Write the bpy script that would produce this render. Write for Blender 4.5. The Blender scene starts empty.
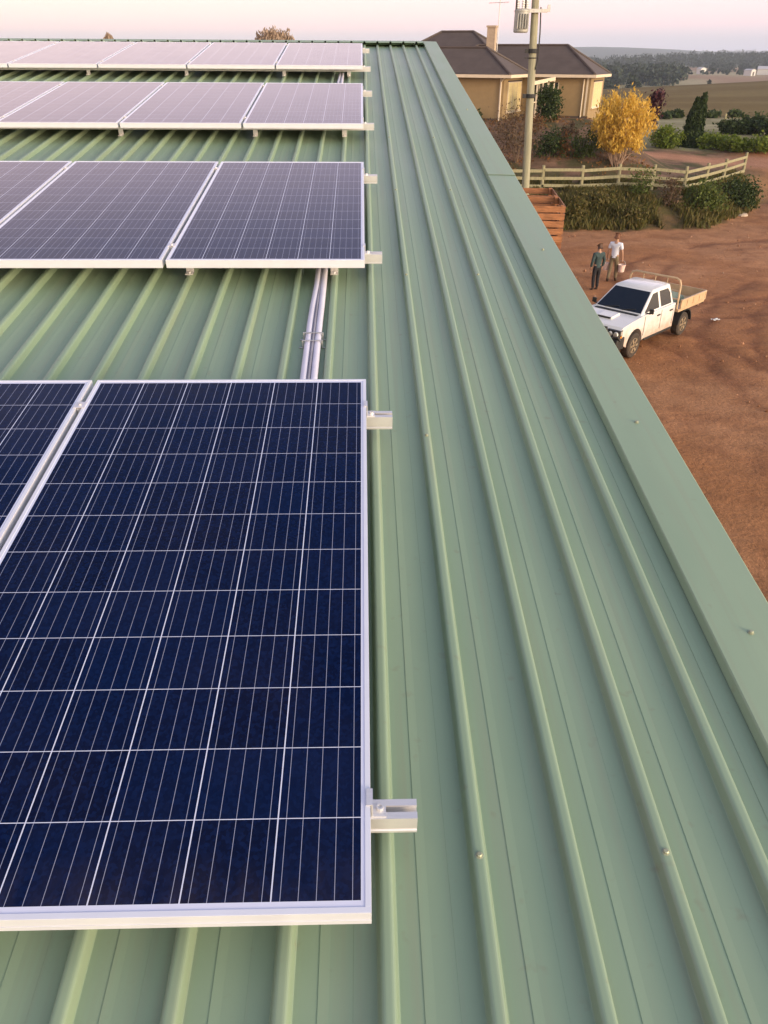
import bpy, math, random
import numpy as np
from mathutils import Vector, Matrix

random.seed(11)
rng = np.random.default_rng(11)
SC = bpy.context.scene
COL = SC.collection
R = math.radians

# ------------------------------------------------------------------ camera frame
F = 778.0
CAM_H = 7.9
_v = np.array([-23, -597, 778.0]); _v /= np.linalg.norm(_v)
_u = np.array([33000.0, -252, 778]); _u -= _u.dot(_v) * _v; _u /= np.linalg.norm(_u)
_n = np.cross(_u, _v)
if _n[1] > 0:
    _n = -_n
TILT = R(7.2)
CT, ST = math.cos(TILT), math.sin(TILT)
_uw = np.array([1, 0, 0.0]); _vw = np.array([0, CT, ST]); _nw = np.array([0, -ST, CT])
RM = np.outer(_uw, _u) + np.outer(_vw, _v) + np.outer(_nw, _n)
CAMP = np.array([0, 0, CAM_H])


def ray(x, y):
    return RM @ np.array([(x - 384.0) / F, (y - 512.0) / F, 1.0])


def at(x, y, Y):
    d = ray(x, y)
    return CAMP + d * (Y / d[1])


# ------------------------------------------------------------------ terrain
def sstep(a, b, x):
    t = np.clip((np.asarray(x, float) - a) / (b - a), 0, 1)
    return t * t * (3 - 2 * t)


_perm = np.random.default_rng(3).random((256, 256))


def vnoise(x, y):
    x = np.asarray(x, float); y = np.asarray(y, float)
    xi = np.floor(x).astype(int); yi = np.floor(y).astype(int)
    fx = x - xi; fy = y - yi
    fx = fx * fx * (3 - 2 * fx); fy = fy * fy * (3 - 2 * fy)
    g = lambda a, b: _perm[a & 255, b & 255]
    return (g(xi, yi) * (1 - fx) + g(xi + 1, yi) * fx) * (1 - fy) + (g(xi, yi + 1) * (1 - fx) + g(xi + 1, yi + 1) * fx) * fy


def fbm(x, y, o=4):
    s = 0; a = 0.5
    for i in range(o):
        s = s + a * vnoise(x * 2 ** i + 17 * i, y * 2 ** i + 5 * i); a *= 0.5
    return s / (1 - 0.5 ** o)


def bank_foot(X):
    return np.interp(X, [-60, 5, 11, 15.6, 18.6, 22.7, 25, 27, 60], [43.4, 43.2, 43.0, 43.0, 43.5, 48.0, 51.2, 53, 70])


def gz(X, Y):
    X = np.asarray(X, float); Y = np.asarray(Y, float)
    t = Y - bank_foot(X)
    drive = sstep(24.5, 29.5, X)
    hg = 2.94 * (1 - sstep(15.5, 21, X)) + 0.64 * sstep(15.5, 21, X)
    zl = 1.36 * sstep(0, 3.4, t) + hg * sstep(2.5, 17, t)
    zr = 2.05 * sstep(46, 66, Y)
    near = zl * (1 - drive) + zr * drive
    az = X / np.maximum(Y, 1)
    crest = -1.3 + 4.2 * (az - 0.40) / 0.14 * 0.5
    crest = np.clip(crest, -4, 1.4)
    ys = [80, 110, 175, 260, 330, 480, 700, 1100, 1600, 3000, 9000]
    far = np.interp(Y, ys, [2.0, 1.4, 1.6, 3.25, -9, -10, -3.0, -4.0, -12, -25, -45])
    far = far + crest * np.exp(-((Y - 260) / 70.0) ** 2)
    w = sstep(72, 105, Y)
    z = near * (1 - w) + far * w
    z = z + sstep(90, 300, Y) * (vnoise(X / 60.0, Y / 60.0) - 0.5) * 1.2
    # wooded hill and the far ranges
    z = z + 19 * np.exp(-((X - 640) / 300.0) ** 2 - ((Y - 1450) / 260.0) ** 2)
    z = z + sstep(2300, 4300, Y) * (48 + 20 * np.exp(-((az - 0.25) / 0.12) ** 2) + 34 * fbm(X / 700.0 + 3.3, Y / 2500.0, 4))
    return z


def gz1(x, y):
    return float(gz(np.array([x]), np.array([y]))[0])


def hit(x, y):
    """where the sight line of a picture point meets the terrain"""
    d = ray(x, y)
    t = 3.0
    for _ in range(4000):
        p = CAMP + d * t
        if p[2] <= gz1(p[0], p[1]):
            break
        t += max(0.05, t * 0.004)
    return p


# ------------------------------------------------------------------ materials
def nd(nt, typ, **kw):
    n = nt.nodes.new(typ)
    for k, v in kw.items():
        setattr(n, k, v)
    return n


def mth(nt, op, a, b=None, c=None):
    n = nt.nodes.new('ShaderNodeMath'); n.operation = op
    for i, s in enumerate((a, b, c)):
        if s is None:
            continue
        if isinstance(s, (int, float)):
            n.inputs[i].default_value = s
        else:
            nt.links.new(s, n.inputs[i])
    return n.outputs[0]


def mixc(nt, fac, a, b, blend='MIX'):
    n = nt.nodes.new('ShaderNodeMix'); n.data_type = 'RGBA'; n.blend_type = blend
    for sock, s in ((n.inputs['Factor'], fac), (n.inputs['A'], a), (n.inputs['B'], b)):
        pass
    fi, ai, bi = n.inputs[0], n.inputs[6], n.inputs[7]
    for sock, s in ((fi, fac), (ai, a), (bi, b)):
        if isinstance(s, (int, float)):
            sock.default_value = s
        elif isinstance(s, tuple):
            sock.default_value = (s[0], s[1], s[2], 1)
        else:
            nt.links.new(s, sock)
    return n.outputs[2]


def noise(nt, vec, scale, detail=4, rough=0.55):
    n = nt.nodes.new('ShaderNodeTexNoise')
    n.inputs['Scale'].default_value = scale; n.inputs['Detail'].default_value = detail
    n.inputs['Roughness'].default_value = rough
    if vec is not None:
        nt.links.new(vec, n.inputs['Vector'])
    return n.outputs['Fac']


def mapping(nt, vec, scale=(1, 1, 1)):
    n = nt.nodes.new('ShaderNodeMapping'); n.inputs['Scale'].default_value = scale
    nt.links.new(vec, n.inputs['Vector'])
    return n.outputs[0]


def maprange(nt, v, a, b, c=0.0, d=1.0):
    n = nt.nodes.new('ShaderNodeMapRange')
    n.inputs[1].default_value = a; n.inputs[2].default_value = b
    n.inputs[3].default_value = c; n.inputs[4].default_value = d
    nt.links.new(v, n.inputs[0])
    return n.outputs[0]


def newmat(name):
    m = bpy.data.materials.new(name); m.use_nodes = True
    nt = m.node_tree
    b = nt.nodes['Principled BSDF']
    tc = nt.nodes.new('ShaderNodeTexCoord')
    return m, nt, b, tc.outputs['Object']


def mat(name, col, rough=0.6, metal=0.0, var=0.15, scale=6.0, stretch=(1, 1, 1), bump=0.0, bscale=40.0, col2=None, spec=0.5, coat=0.0):
    m, nt, b, oc = newmat(name)
    v = mapping(nt, oc, stretch)
    f = noise(nt, v, scale)
    f = maprange(nt, f, 0.3, 0.7)
    if col2 is None:
        col2 = tuple(min(1, c * (1 + var)) for c in col)
        c1 = tuple(c * (1 - var) for c in col)
    else:
        c1 = col
    c = mixc(nt, f, c1, col2)
    nt.links.new(c, b.inputs['Base Color'])
    b.inputs['Roughness'].default_value = rough
    b.inputs['Metallic'].default_value = metal
    b.inputs['Specular IOR Level'].default_value = spec
    b.inputs['Coat Weight'].default_value = coat
    if bump:
        bp = nt.nodes.new('ShaderNodeBump'); bp.inputs['Strength'].default_value = bump
        bp.inputs['Distance'].default_value = 0.02
        nt.links.new(noise(nt, v, bscale), bp.inputs['Height'])
        nt.links.new(bp.outputs[0], b.inputs['Normal'])
    return m


def leafmat(name, cols, trans=0.3):
    m, nt, b, oc = newmat(name)
    g = nt.nodes.new('ShaderNodeNewGeometry')
    rnd = g.outputs['Random Per Island']
    cr = nt.nodes.new('ShaderNodeValToRGB')
    e = cr.color_ramp.elements
    e[0].color = (*cols[0], 1); e[1].color = (*cols[-1], 1)
    for i, c in enumerate(cols[1:-1]):
        k = cr.color_ramp.elements.new((i + 1) / (len(cols) - 1)); k.color = (*c, 1)
    cl = noise(nt, oc, 1.7, 2)
    fac = mth(nt, 'ADD', mth(nt, 'MULTIPLY', rnd, 0.65), mth(nt, 'MULTIPLY', maprange(nt, cl, 0.3, 0.7), 0.35))
    nt.links.new(fac, cr.inputs[0])
    nt.links.new(cr.outputs[0], b.inputs['Base Color'])
    b.inputs['Roughness'].default_value = 0.65
    b.inputs['Specular IOR Level'].default_value = 0.25
    tr = nt.nodes.new('ShaderNodeBsdfTranslucent')
    nt.links.new(cr.outputs[0], tr.inputs[0])
    mx = nt.nodes.new('ShaderNodeMixShader'); mx.inputs[0].default_value = trans
    nt.links.new(b.outputs[0], mx.inputs[1]); nt.links.new(tr.outputs[0], mx.inputs[2])
    nt.links.new(mx.outputs[0], nt.nodes['Material Output'].inputs[0])
    return m


# ------------------------------------------------------------------ mesh builder
class MB:
    def __init__(s):
        s.v = []; s.f = []; s.m = []

    def add(s, vs, fs, mi=0):
        o = len(s.v)
        s.v += [tuple(map(float, p)) for p in vs]
        s.f += [tuple(i + o for i in f) for f in fs]
        s.m += [mi] * len(fs)
        return s

    def box(s, x0, x1, y0, y1, z0, z1, mi=0, M=None):
        vs = [(x0, y0, z0), (x1, y0, z0), (x1, y1, z0), (x0, y1, z0), (x0, y0, z1), (x1, y0, z1), (x1, y1, z1), (x0, y1, z1)]
        if M is not None:
            vs = [M @ Vector(p) for p in vs]
        return s.add(vs, [(3, 2, 1, 0), (4, 5, 6, 7), (0, 1, 5, 4), (1, 2, 6, 5), (2, 3, 7, 6), (3, 0, 4, 7)], mi)

    def beam(s, p0, p1, w, h, mi=0):
        """a board from p0 to p1, w wide (sideways), h tall"""
        p0 = Vector(p0); p1 = Vector(p1); d = (p1 - p0).normalized()
        up = Vector((0, 0, 1)) if abs(d.z) < 0.95 else Vector((0, 1, 0))
        a = d.cross(up).normalized() * (w / 2); b = a.cross(d).normalized() * (h / 2)
        vs = [p0 - a - b, p0 + a - b, p0 + a + b, p0 - a + b, p1 - a - b, p1 + a - b, p1 + a + b, p1 - a + b]
        return s.add(vs, [(0, 1, 2, 3), (7, 6, 5, 4), (0, 4, 5, 1), (1, 5, 6, 2), (2, 6, 7, 3), (3, 7, 4, 0)], mi)

    def tube(s, pts, rad, n=8, mi=0, cap=True):
        pts = [Vector(p) for p in pts]
        if isinstance(rad, (int, float)):
            rad = [rad] * len(pts)
        o = len(s.v); prev = None
        for i, p in enumerate(pts):
            d = (pts[min(i + 1, len(pts) - 1)] - pts[max(i - 1, 0)]).normalized()
            if prev is None:
                up = Vector((0, 0, 1)) if abs(d.z) < 0.9 else Vector((1, 0, 0))
                a = d.cross(up).normalized()
            else:
                a = (prev - d * prev.dot(d)).normalized()
            prev = a; b = d.cross(a)
            for k in range(n):
                t = 2 * math.pi * k / n
                s.v.append(tuple(p + (a * math.cos(t) + b * math.sin(t)) * rad[i]))
        for i in range(len(pts) - 1):
            for k in range(n):
                s.f.append((o + i * n + k, o + i * n + (k + 1) % n, o + (i + 1) * n + (k + 1) % n, o + (i + 1) * n + k)); s.m.append(mi)
        if cap:
            s.f.append(tuple(o + k for k in range(n - 1, -1, -1))); s.m.append(mi)
            e = o + (len(pts) - 1) * n
            s.f.append(tuple(e + k for k in range(n))); s.m.append(mi)
        return s

    def lathe(s, prof, n=16, mi=0, axis='z', c=(0, 0, 0)):
        o = len(s.v)
        for (r, h) in prof:
            for k in range(n):
                t = 2 * math.pi * k / n
                p = (r * math.cos(t), r * math.sin(t), h)
                if axis == 'y':
                    p = (p[0], p[2], p[1])
                elif axis == 'x':
                    p = (p[2], p[0], p[1])
                s.v.append((p[0] + c[0], p[1] + c[1], p[2] + c[2]))
        for i in range(len(prof) - 1):
            for k in range(n):
                s.f.append((o + i * n + k, o + i * n + (k + 1) % n, o + (i + 1) * n + (k + 1) % n, o + (i + 1) * n + k)); s.m.append(mi)
        s.f.append(tuple(o + k for k in range(n - 1, -1, -1))); s.m.append(mi)
        e = o + (len(prof) - 1) * n
        s.f.append(tuple(e + k for k in range(n))); s.m.append(mi)
        return s

    def prism(s, poly, y0, y1, mi=0, plane='xz'):
        """polygon (x,z) pushed along y (plane xz), or (x,y) along z, or (y,z) along x"""
        n = len(poly)
        mk = {'xz': lambda p, t: (p[0], t, p[1]), 'xy': lambda p, t: (p[0], p[1], t), 'yz': lambda p, t: (t, p[0], p[1])}[plane]
        vs = [mk(p, y0) for p in poly] + [mk(p, y1) for p in poly]
        fs = [tuple(range(n)), tuple(range(2 * n - 1, n - 1, -1))]
        fs += [(i, i + n, (i + 1) % n + n, (i + 1) % n) for i in range(n)]
        return s.add(vs, fs, mi)

    def build(s, name, mats, parent=None, loc=None, rot=None, smooth=False, bevel=0, fix=True):
        me = bpy.data.meshes.new(name)
        me.from_pydata(s.v, [], s.f)
        if not isinstance(mats, (list, tuple)):
            mats = [mats]
        for m in mats:
            me.materials.append(m)
        if len(mats) > 1:
            me.polygons.foreach_set('material_index', s.m)
        if fix:
            import bmesh
            bm = bmesh.new(); bm.from_mesh(me)
            bmesh.ops.recalc_face_normals(bm, faces=bm.faces)
            bm.to_mesh(me); bm.free()
        if smooth:
            me.polygons.foreach_set('use_smooth', [True] * len(me.polygons))
            try:
                me.set_sharp_from_angle(angle=R(38))
            except Exception:
                pass
        me.update()
        o = bpy.data.objects.new(name, me); COL.objects.link(o)
        if parent is not None:
            o.parent = parent
        if loc is not None:
            o.location = loc
        if rot is not None:
            o.rotation_euler = rot
        if bevel:
            b = o.modifiers.new('bevel', 'BEVEL'); b.width = bevel; b.segments = 2; b.limit_method = 'ANGLE'
        return o


def empty(name, loc=(0, 0, 0), rot=(0, 0, 0)):
    o = bpy.data.objects.new(name, None); COL.objects.link(o)
    o.location = loc; o.rotation_euler = rot; o.empty_display_size = 0.2
    return o


def tag(o, label, cat, group=None, kind=None):
    o['label'] = label; o['category'] = cat
    if group:
        o['group'] = group
    if kind:
        o['kind'] = kind
    return o


def struct(o, label=None):
    o['kind'] = 'structure'
    if label:
        o['label'] = label
    return o


def copy_tree(o, parent=None):
    c = o.copy(); COL.objects.link(c)
    if parent is not None:
        c.parent = parent
        c.matrix_parent_inverse = o.matrix_parent_inverse.copy()
    for ch in list(o.children):
        copy_tree(ch, c)
    return c


def bake(o):
    """turn modifiers into plain mesh data"""
    dg = bpy.context.evaluated_depsgraph_get(); dg.update()
    me = bpy.data.meshes.new_from_object(o.evaluated_get(dg))
    o.modifiers.clear(); o.data = me
    return o


# ------------------------------------------------------------------ world, sun, camera
SUN_AZ = np.array([0.75, -0.66]); SUN_AZ /= np.linalg.norm(SUN_AZ)
SUN_EL = R(9.0)


def setup_world():
    w = bpy.data.worlds.new('World'); SC.world = w; w.use_nodes = True
    nt = w.node_tree
    bg = nt.nodes['Background']
    tc = nt.nodes.new('ShaderNodeTexCoord'); d = tc.outputs['Generated']
    sx = nt.nodes.new('ShaderNodeSeparateXYZ'); nt.links.new(d, sx.inputs[0])
    z = sx.outputs[2]
    el = mth(nt, 'MAXIMUM', z, 0.0)

    def ramp(stops):
        cr = nt.nodes.new('ShaderNodeValToRGB')
        els = cr.color_ramp.elements
        els[0].position = stops[0][0]; els[0].color = (*stops[0][1], 1)
        els[1].position = stops[-1][0]; els[1].color = (*stops[-1][1], 1)
        for p, c in stops[1:-1]:
            k = els.new(p); k.color = (*c, 1)
        nt.links.new(el, cr.inputs[0])
        return cr.outputs[0]
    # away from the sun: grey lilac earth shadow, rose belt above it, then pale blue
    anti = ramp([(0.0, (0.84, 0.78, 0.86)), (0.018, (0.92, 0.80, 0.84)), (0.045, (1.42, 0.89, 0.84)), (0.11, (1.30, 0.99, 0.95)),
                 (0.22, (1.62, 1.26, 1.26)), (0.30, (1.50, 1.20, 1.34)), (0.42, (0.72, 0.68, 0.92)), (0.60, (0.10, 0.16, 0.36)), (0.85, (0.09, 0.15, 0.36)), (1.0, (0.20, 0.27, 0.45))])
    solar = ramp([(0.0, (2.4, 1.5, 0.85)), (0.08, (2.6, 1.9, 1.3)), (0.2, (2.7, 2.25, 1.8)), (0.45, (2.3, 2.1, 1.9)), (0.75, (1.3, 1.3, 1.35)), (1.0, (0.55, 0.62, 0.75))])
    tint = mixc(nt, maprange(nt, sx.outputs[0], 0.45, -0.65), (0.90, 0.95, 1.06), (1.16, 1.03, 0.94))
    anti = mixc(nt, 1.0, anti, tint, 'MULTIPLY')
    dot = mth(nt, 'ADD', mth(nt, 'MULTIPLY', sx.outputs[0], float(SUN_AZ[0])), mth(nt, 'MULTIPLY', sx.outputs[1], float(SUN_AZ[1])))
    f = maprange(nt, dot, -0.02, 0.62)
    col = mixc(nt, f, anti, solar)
    sky = nt.nodes.new('ShaderNodeTexSky'); sky.sky_type = 'NISHITA'; sky.sun_disc = False
    sky.sun_elevation = SUN_EL
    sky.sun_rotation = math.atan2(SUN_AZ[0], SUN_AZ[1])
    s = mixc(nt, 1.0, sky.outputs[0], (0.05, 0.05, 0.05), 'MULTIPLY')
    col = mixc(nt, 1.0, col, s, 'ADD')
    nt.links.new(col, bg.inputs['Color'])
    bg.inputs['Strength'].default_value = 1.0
    ld = bpy.data.lights.new('sun', 'SUN'); ld.energy = 4.0; ld.angle = R(18); ld.color = (1.0, 0.76, 0.52)
    lo = bpy.data.objects.new('sun', ld); COL.objects.link(lo)
    ts = Vector((SUN_AZ[0] * math.cos(SUN_EL), SUN_AZ[1] * math.cos(SUN_EL), math.sin(SUN_EL)))
    lo.rotation_euler = (-ts).to_track_quat('-Z', 'Y').to_euler()
    lo.location = ts * 60 + Vector((0, 0, 20))
    SC.view_settings.view_transform = 'Standard'; SC.view_settings.look = 'None'
    SC.view_settings.exposure = 0.0; SC.view_settings.gamma = 1.0
    SC.view_settings.use_curve_mapping = False
    cd = bpy.data.cameras.new('camera'); cam = bpy.data.objects.new('camera', cd); COL.objects.link(cam)
    cd.sensor_fit = 'VERTICAL'; cd.sensor_height = 24.0; cd.lens = F / 1024 * 24.0
    cd.clip_start = 0.05; cd.clip_end = 40000
    M = Matrix([[RM[i][0], -RM[i][1], -RM[i][2], CAMP[i]] for i in range(3)] + [[0, 0, 0, 1]])
    cam.matrix_world = M
    SC.camera = cam
    SC.render.engine = 'CYCLES'
    cy = SC.cycles
    cy.use_denoising = True
    try:
        cy.denoiser = 'OPENIMAGEDENOISE'
    except Exception:
        pass
    cy.max_bounces = 6; cy.diffuse_bounces = 3; cy.glossy_bounces = 3; cy.transmission_bounces = 4; cy.volume_bounces = 0
    cy.transparent_max_bounces = 6
    cy.caustics_reflective = False; cy.caustics_refractive = False
    SC.render.filter_size = 1.5


setup_world()

# ------------------------------------------------------------------ palette
def roof_material():
    m, nt, b, oc = newmat('green_roof_paint')
    big = noise(nt, mapping(nt, oc, (1, 0.35, 1)), 2.2, 4)
    streak = noise(nt, mapping(nt, oc, (38, 0.8, 1)), 1.0, 3)
    fine = noise(nt, oc, 90, 2)
    c = mixc(nt, maprange(nt, big, 0.3, 0.7), (0.212, 0.298, 0.203), (0.250, 0.338, 0.233))
    c = mixc(nt, maprange(nt, streak, 0.50, 0.72, 0.0, 0.42), c, (0.24, 0.27, 0.19))
    spots = noise(nt, oc, 22, 2)
    c = mixc(nt, maprange(nt, spots, 0.67, 0.80, 0.0, 0.34), c, (0.20, 0.17, 0.115))
    nt.links.new(c, b.inputs['Base Color'])
    r = maprange(nt, big, 0.3, 0.7, 0.40, 0.54)
    nt.links.new(r, b.inputs['Roughness'])
    b.inputs['Specular IOR Level'].default_value = 0.45
    bp = nt.nodes.new('ShaderNodeBump'); bp.inputs['Strength'].default_value = 0.08; bp.inputs['Distance'].default_value = 0.01
    nt.links.new(noise(nt, mapping(nt, oc, (1, 0.25, 1)), 7, 2), bp.inputs['Height'])
    nt.links.new(bp.outputs[0], b.inputs['Normal'])
    return m


CELL_U, CELL_V = 0.1596, 0.1593
PW, PL, PT = 0.992, 1.956, 0.040


def cell_material():
    m, nt, b, oc = newmat('solar_cells')
    sx = nt.nodes.new('ShaderNodeSeparateXYZ'); nt.links.new(oc, sx.inputs[0])
    X, Y = sx.outputs[0], sx.outputs[1]
    cx = mth(nt, 'DIVIDE', X, CELL_U); cy = mth(nt, 'DIVIDE', Y, CELL_V)
    fx = mth(nt, 'FRACT', cx)
    dx = mth(nt, 'MULTIPLY', mth(nt, 'ABSOLUTE', mth(nt, 'SUBTRACT', cx, mth(nt, 'ROUND', cx))), CELL_U)
    dy = mth(nt, 'MULTIPLY', mth(nt, 'ABSOLUTE', mth(nt, 'SUBTRACT', cy, mth(nt, 'ROUND', cy))), CELL_V)
    gap = mth(nt, 'MAXIMUM', mth(nt, 'LESS_THAN', dx, 0.00125), mth(nt, 'LESS_THAN', dy, 0.00085))
    outx = mth(nt, 'GREATER_THAN', mth(nt, 'ABSOLUTE', mth(nt, 'SUBTRACT', cx, 3.0)), 3.0)
    outy = mth(nt, 'GREATER_THAN', mth(nt, 'ABSOLUTE', mth(nt, 'SUBTRACT', cy, 6.0)), 6.0)
    gap = mth(nt, 'MAXIMUM', gap, mth(nt, 'MAXIMUM', outx, outy))
    b5 = mth(nt, 'MULTIPLY', fx, 5.0)
    db = mth(nt, 'MULTIPLY', mth(nt, 'ABSOLUTE', mth(nt, 'SUBTRACT', mth(nt, 'FRACT', b5), 0.5)), CELL_U / 5)
    bus = mth(nt, 'LESS_THAN', db, 0.00055)
    # one shade per cell and the crystal flakes of poly silicon
    comb = nt.nodes.new('ShaderNodeCombineXYZ')
    nt.links.new(mth(nt, 'FLOOR', cx), comb.inputs[0]); nt.links.new(mth(nt, 'FLOOR', cy), comb.inputs[1])
    oi = nt.nodes.new('ShaderNodeObjectInfo')
    nt.links.new(mth(nt, 'MULTIPLY', oi.outputs['Random'], 50), comb.inputs[2])
    wn = nt.nodes.new('ShaderNodeTexWhiteNoise'); wn.noise_dimensions = '3D'; nt.links.new(comb.outputs[0], wn.inputs[0])
    vo = nt.nodes.new('ShaderNodeTexVoronoi'); vo.inputs['Scale'].default_value = 140; nt.links.new(oc, vo.inputs['Vector'])
    sc = nt.nodes.new('ShaderNodeSeparateColor'); nt.links.new(vo.outputs['Color'], sc.inputs[0])
    cell = mixc(nt, wn.outputs[0], (0.0009, 0.0028, 0.0190), (0.0014, 0.0056, 0.0320))
    cell = mixc(nt, maprange(nt, sc.outputs[0], 0.3, 1, 0.0, 0.75), cell, (0.0030, 0.0105, 0.0530))
    c = mixc(nt, mth(nt, 'MULTIPLY', bus, 0.85), cell, (0.34, 0.36, 0.48))
    c = mixc(nt, gap, c, (0.60, 0.63, 0.78))
    dust = noise(nt, oc, 3.0, 4)
    c = mixc(nt, maprange(nt, dust, 0.35, 0.75, 0.0, 0.014), c, (0.32, 0.22, 0.16))
    edge = mth(nt, 'MULTIPLY', maprange(nt, Y, 0.0, 0.10, 1.0, 0.0), maprange(nt, noise(nt, mapping(nt, oc, (6, 2, 1)), 3.0, 4), 0.35, 0.7, 0.0, 0.06))
    c = mixc(nt, mth(nt, 'MAXIMUM', edge, 0.0), c, (0.30, 0.22, 0.17))
    nt.links.new(c, b.inputs['Base Color'])
    nt.links.new(maprange(nt, dust, 0.3, 0.7, 0.06, 0.13), b.inputs['Roughness'])
    b.inputs['IOR'].default_value = 1.30
    return m


M_ROOF = roof_material()
M_CELL = cell_material()
M_ALU = mat('aluminium', (0.74, 0.73, 0.74), 0.38, 0.55, 0.05, 20, (1, 12, 1))
M_FRAME = mat('frame_aluminium', (0.74, 0.76, 0.83), 0.36, 0.25, 0.03, 9)
M_BACK = mat('white_backsheet', (0.7, 0.7, 0.72), 0.7)
M_STEEL = mat('galvanised_steel', (0.48, 0.48, 0.47), 0.45, 0.6, 0.15, 14)
M_PVC = mat('white_pvc', (0.58, 0.57, 0.68), 0.4, 0, 0.05)
M_DARK = mat('black_rubber', (0.02, 0.02, 0.02), 0.7)
M_CABLE = mat('grey_cable', (0.22, 0.22, 0.27), 0.5)
M_SCREW = mat('screw_head', (0.36, 0.38, 0.26), 0.4, 0.4)
M_SHEDWALL = mat('shed_wall_paint', (0.2, 0.28, 0.2), 0.5)


# ------------------------------------------------------------------ shed with its ribbed roof
RX = (TILT, 0, 0)
H_PAN, H_RIB, H_PANEL, H_BARGE = 1.535, 1.506, 1.372, 1.502
RIB0, PITCH = 0.0345, 0.19
D0, D1 = -1.4, 13.55
UL, UR = -9.0, 0.915


def rp(u, d, h):
    p = CAMP - _nw * h + _uw * u + _vw * d
    return Vector(p)


shed = empty('farm_shed', (0, 0, 0))
tag(shed, 'big green shed whose ribbed metal roof carries the solar panels', 'shed')


def roof_profile():
    pts = []
    k = math.floor((UL - RIB0) / PITCH)
    u = UL
    pts.append((UL, -H_PAN))
    while True:
        c = RIB0 + k * PITCH
        if c > UR - 0.03:
            break
        if c - 0.03 > UL:
            for du, dz in ((-0.0205, 0.0), (-0.0190, 0.0010), (-0.0142, 0.0225), (-0.0132, 0.0250), (-0.0115, 0.0270), (-0.0090, 0.0285), (-0.0058, 0.0293), (-0.0028, 0.0295), (0.0028, 0.0295), (0.0058, 0.0293), (0.0090, 0.0285), (0.0115, 0.0270), (0.0132, 0.0250), (0.0142, 0.0225), (0.0190, 0.0010), (0.0205, 0.0)):
                pts.append((c + du, -H_PAN + dz))
        for fl in (1 / 3, 2 / 3):
            q = c + PITCH * fl
            if UL < q - 0.01 and q + 0.021 < UR:
                for du, dz in ((-0.0008, 0), (0.0004, 0.0013 if fl < 0.5 else 0.0005), (0.0030, 0.0012 if fl < 0.5 else 0.0005), (0.0200, 0)):
                    pts.append((q + du, -H_PAN + dz))
        k += 1
    pts.append((UR, -H_PAN))
    return pts


def sheet(prof, d0, d1, nd_, th=0.0):
    mb = MB()
    ds = np.linspace(d0, d1, nd_ + 1)
    n = len(prof)
    for d in ds:
        for (u, z) in prof:
            mb.v.append((u, d, z))
    for i in range(nd_):
        for k in range(n - 1):
            mb.f.append((i * n + k, i * n + k + 1, (i + 1) * n + k + 1, (i + 1) * n + k)); mb.m.append(0)
    return mb


prof = roof_profile()
rs = sheet(prof, D0, D1, 12).build('roof_sheet', M_ROOF, shed, tuple(CAMP), RX, fix=False)
# other slope beyond the ridge
ridge = rp(0, D1, 0)
back = sheet([(u, z) for u, z in prof], 0, 13.6, 4).build('roof_sheet', M_ROOF, shed, tuple(ridge), (-TILT, 0, 0), smooth=True, fix=False)
# ridge cap folded over both slopes, standing on the rib tops
mb = MB()
zc = -H_RIB + 0.004
rc = [(D1 - 0.13, zc - 0.003), (D1 - 0.12, zc + 0.001), (D1, zc + 0.008), (D1 + 0.13, zc + 0.008 - 0.13 * math.tan(2 * TILT) - 0.004)]
for u in (UL, UR):
    for d, z in rc:
        mb.v.append((u, d, z))
for i in range(3):
    mb.f.append((i, i + 1, i + 5, i + 4)); mb.m.append(0)
o = mb.build('ridge_cap', M_ROOF, shed, tuple(CAMP), RX, fix=False)
sm = o.modifiers.new('t', 'SOLIDIFY'); sm.thickness = 0.002
# dark foam closure strips seen in the pans below the ridge cap
mb = MB(); mb.box(UL, UR, D1 - 0.06, D1 - 0.03, -H_PAN + 0.003, -H_RIB + 0.001)
mb.build('ridge_foam', mat('ridge_closure', (0.055, 0.075, 0.055), 0.9), shed, tuple(CAMP), RX)
# barge capping in two overlapping lengths


def barge(d0, d1, lift):
    zt = -H_BARGE + lift
    poly = [(UR - 0.004, -H_PAN + 0.003), (UR + 0.0, zt - 0.004), (UR + 0.003, zt), (UR + 0.09, zt - 0.001), (1.113, zt - 0.004), (1.118, zt - 0.008), (1.120, zt - 0.2), (1.105, zt - 0.215)]
    m = MB(); n = len(poly); ds = np.linspace(d0, d1, 7)
    for d in ds:
        for (u, z) in poly:
            m.v.append((u, d, z))
    for i in range(6):
        for k in range(n - 1):
            m.f.append((i * n + k, i * n + k + 1, (i + 1) * n + k + 1, (i + 1) * n + k)); m.m.append(0)
    b_ = m.build('barge_cap', M_ROOF, shed, tuple(CAMP), RX, fix=False)
    s_ = b_.modifiers.new('t', 'SOLIDIFY'); s_.thickness = 0.0015
    return b_


barge(D0, 6.06, 0.0)
barge(6.0, D1 + 0.02, 0.0045)
# screws on ribs along the purlin lines, plus the barge rivets


def screw_mesh():
    m = MB()
    m.lathe([(0.0085, 0), (0.0085, 0.0015), (0.006, 0.002), (0.0058, 0.006), (0.004, 0.0075)], 8)
    return m.build('roof_screw', M_SCREW, shed, (0, 0, 0), RX)


s0 = screw_mesh()
spots = [(RIB0 + PITCH * k, d, H_RIB + 0.0005) for d in (0.82,) for k in (1, 3)] + [(RIB0 + PITCH, 2.42, H_RIB + 0.0005)]
spots += [(RIB0 + PITCH * k, d, H_RIB + 0.0005) for d in (4.02, 5.62, 7.22) for k in (1, 3)]
spots += [(1.02, 1.42, H_BARGE + 0.001), (1.02, 2.5, H_BARGE + 0.001), (1.02, 4.4, H_BARGE + 0.001), (1.02, 8.4, H_BARGE - 0.003)]
for i, s in enumerate(spots):
    o = s0 if i == 0 else s0.copy()
    if i:
        COL.objects.link(o)
    o.location = rp(*s)
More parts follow.
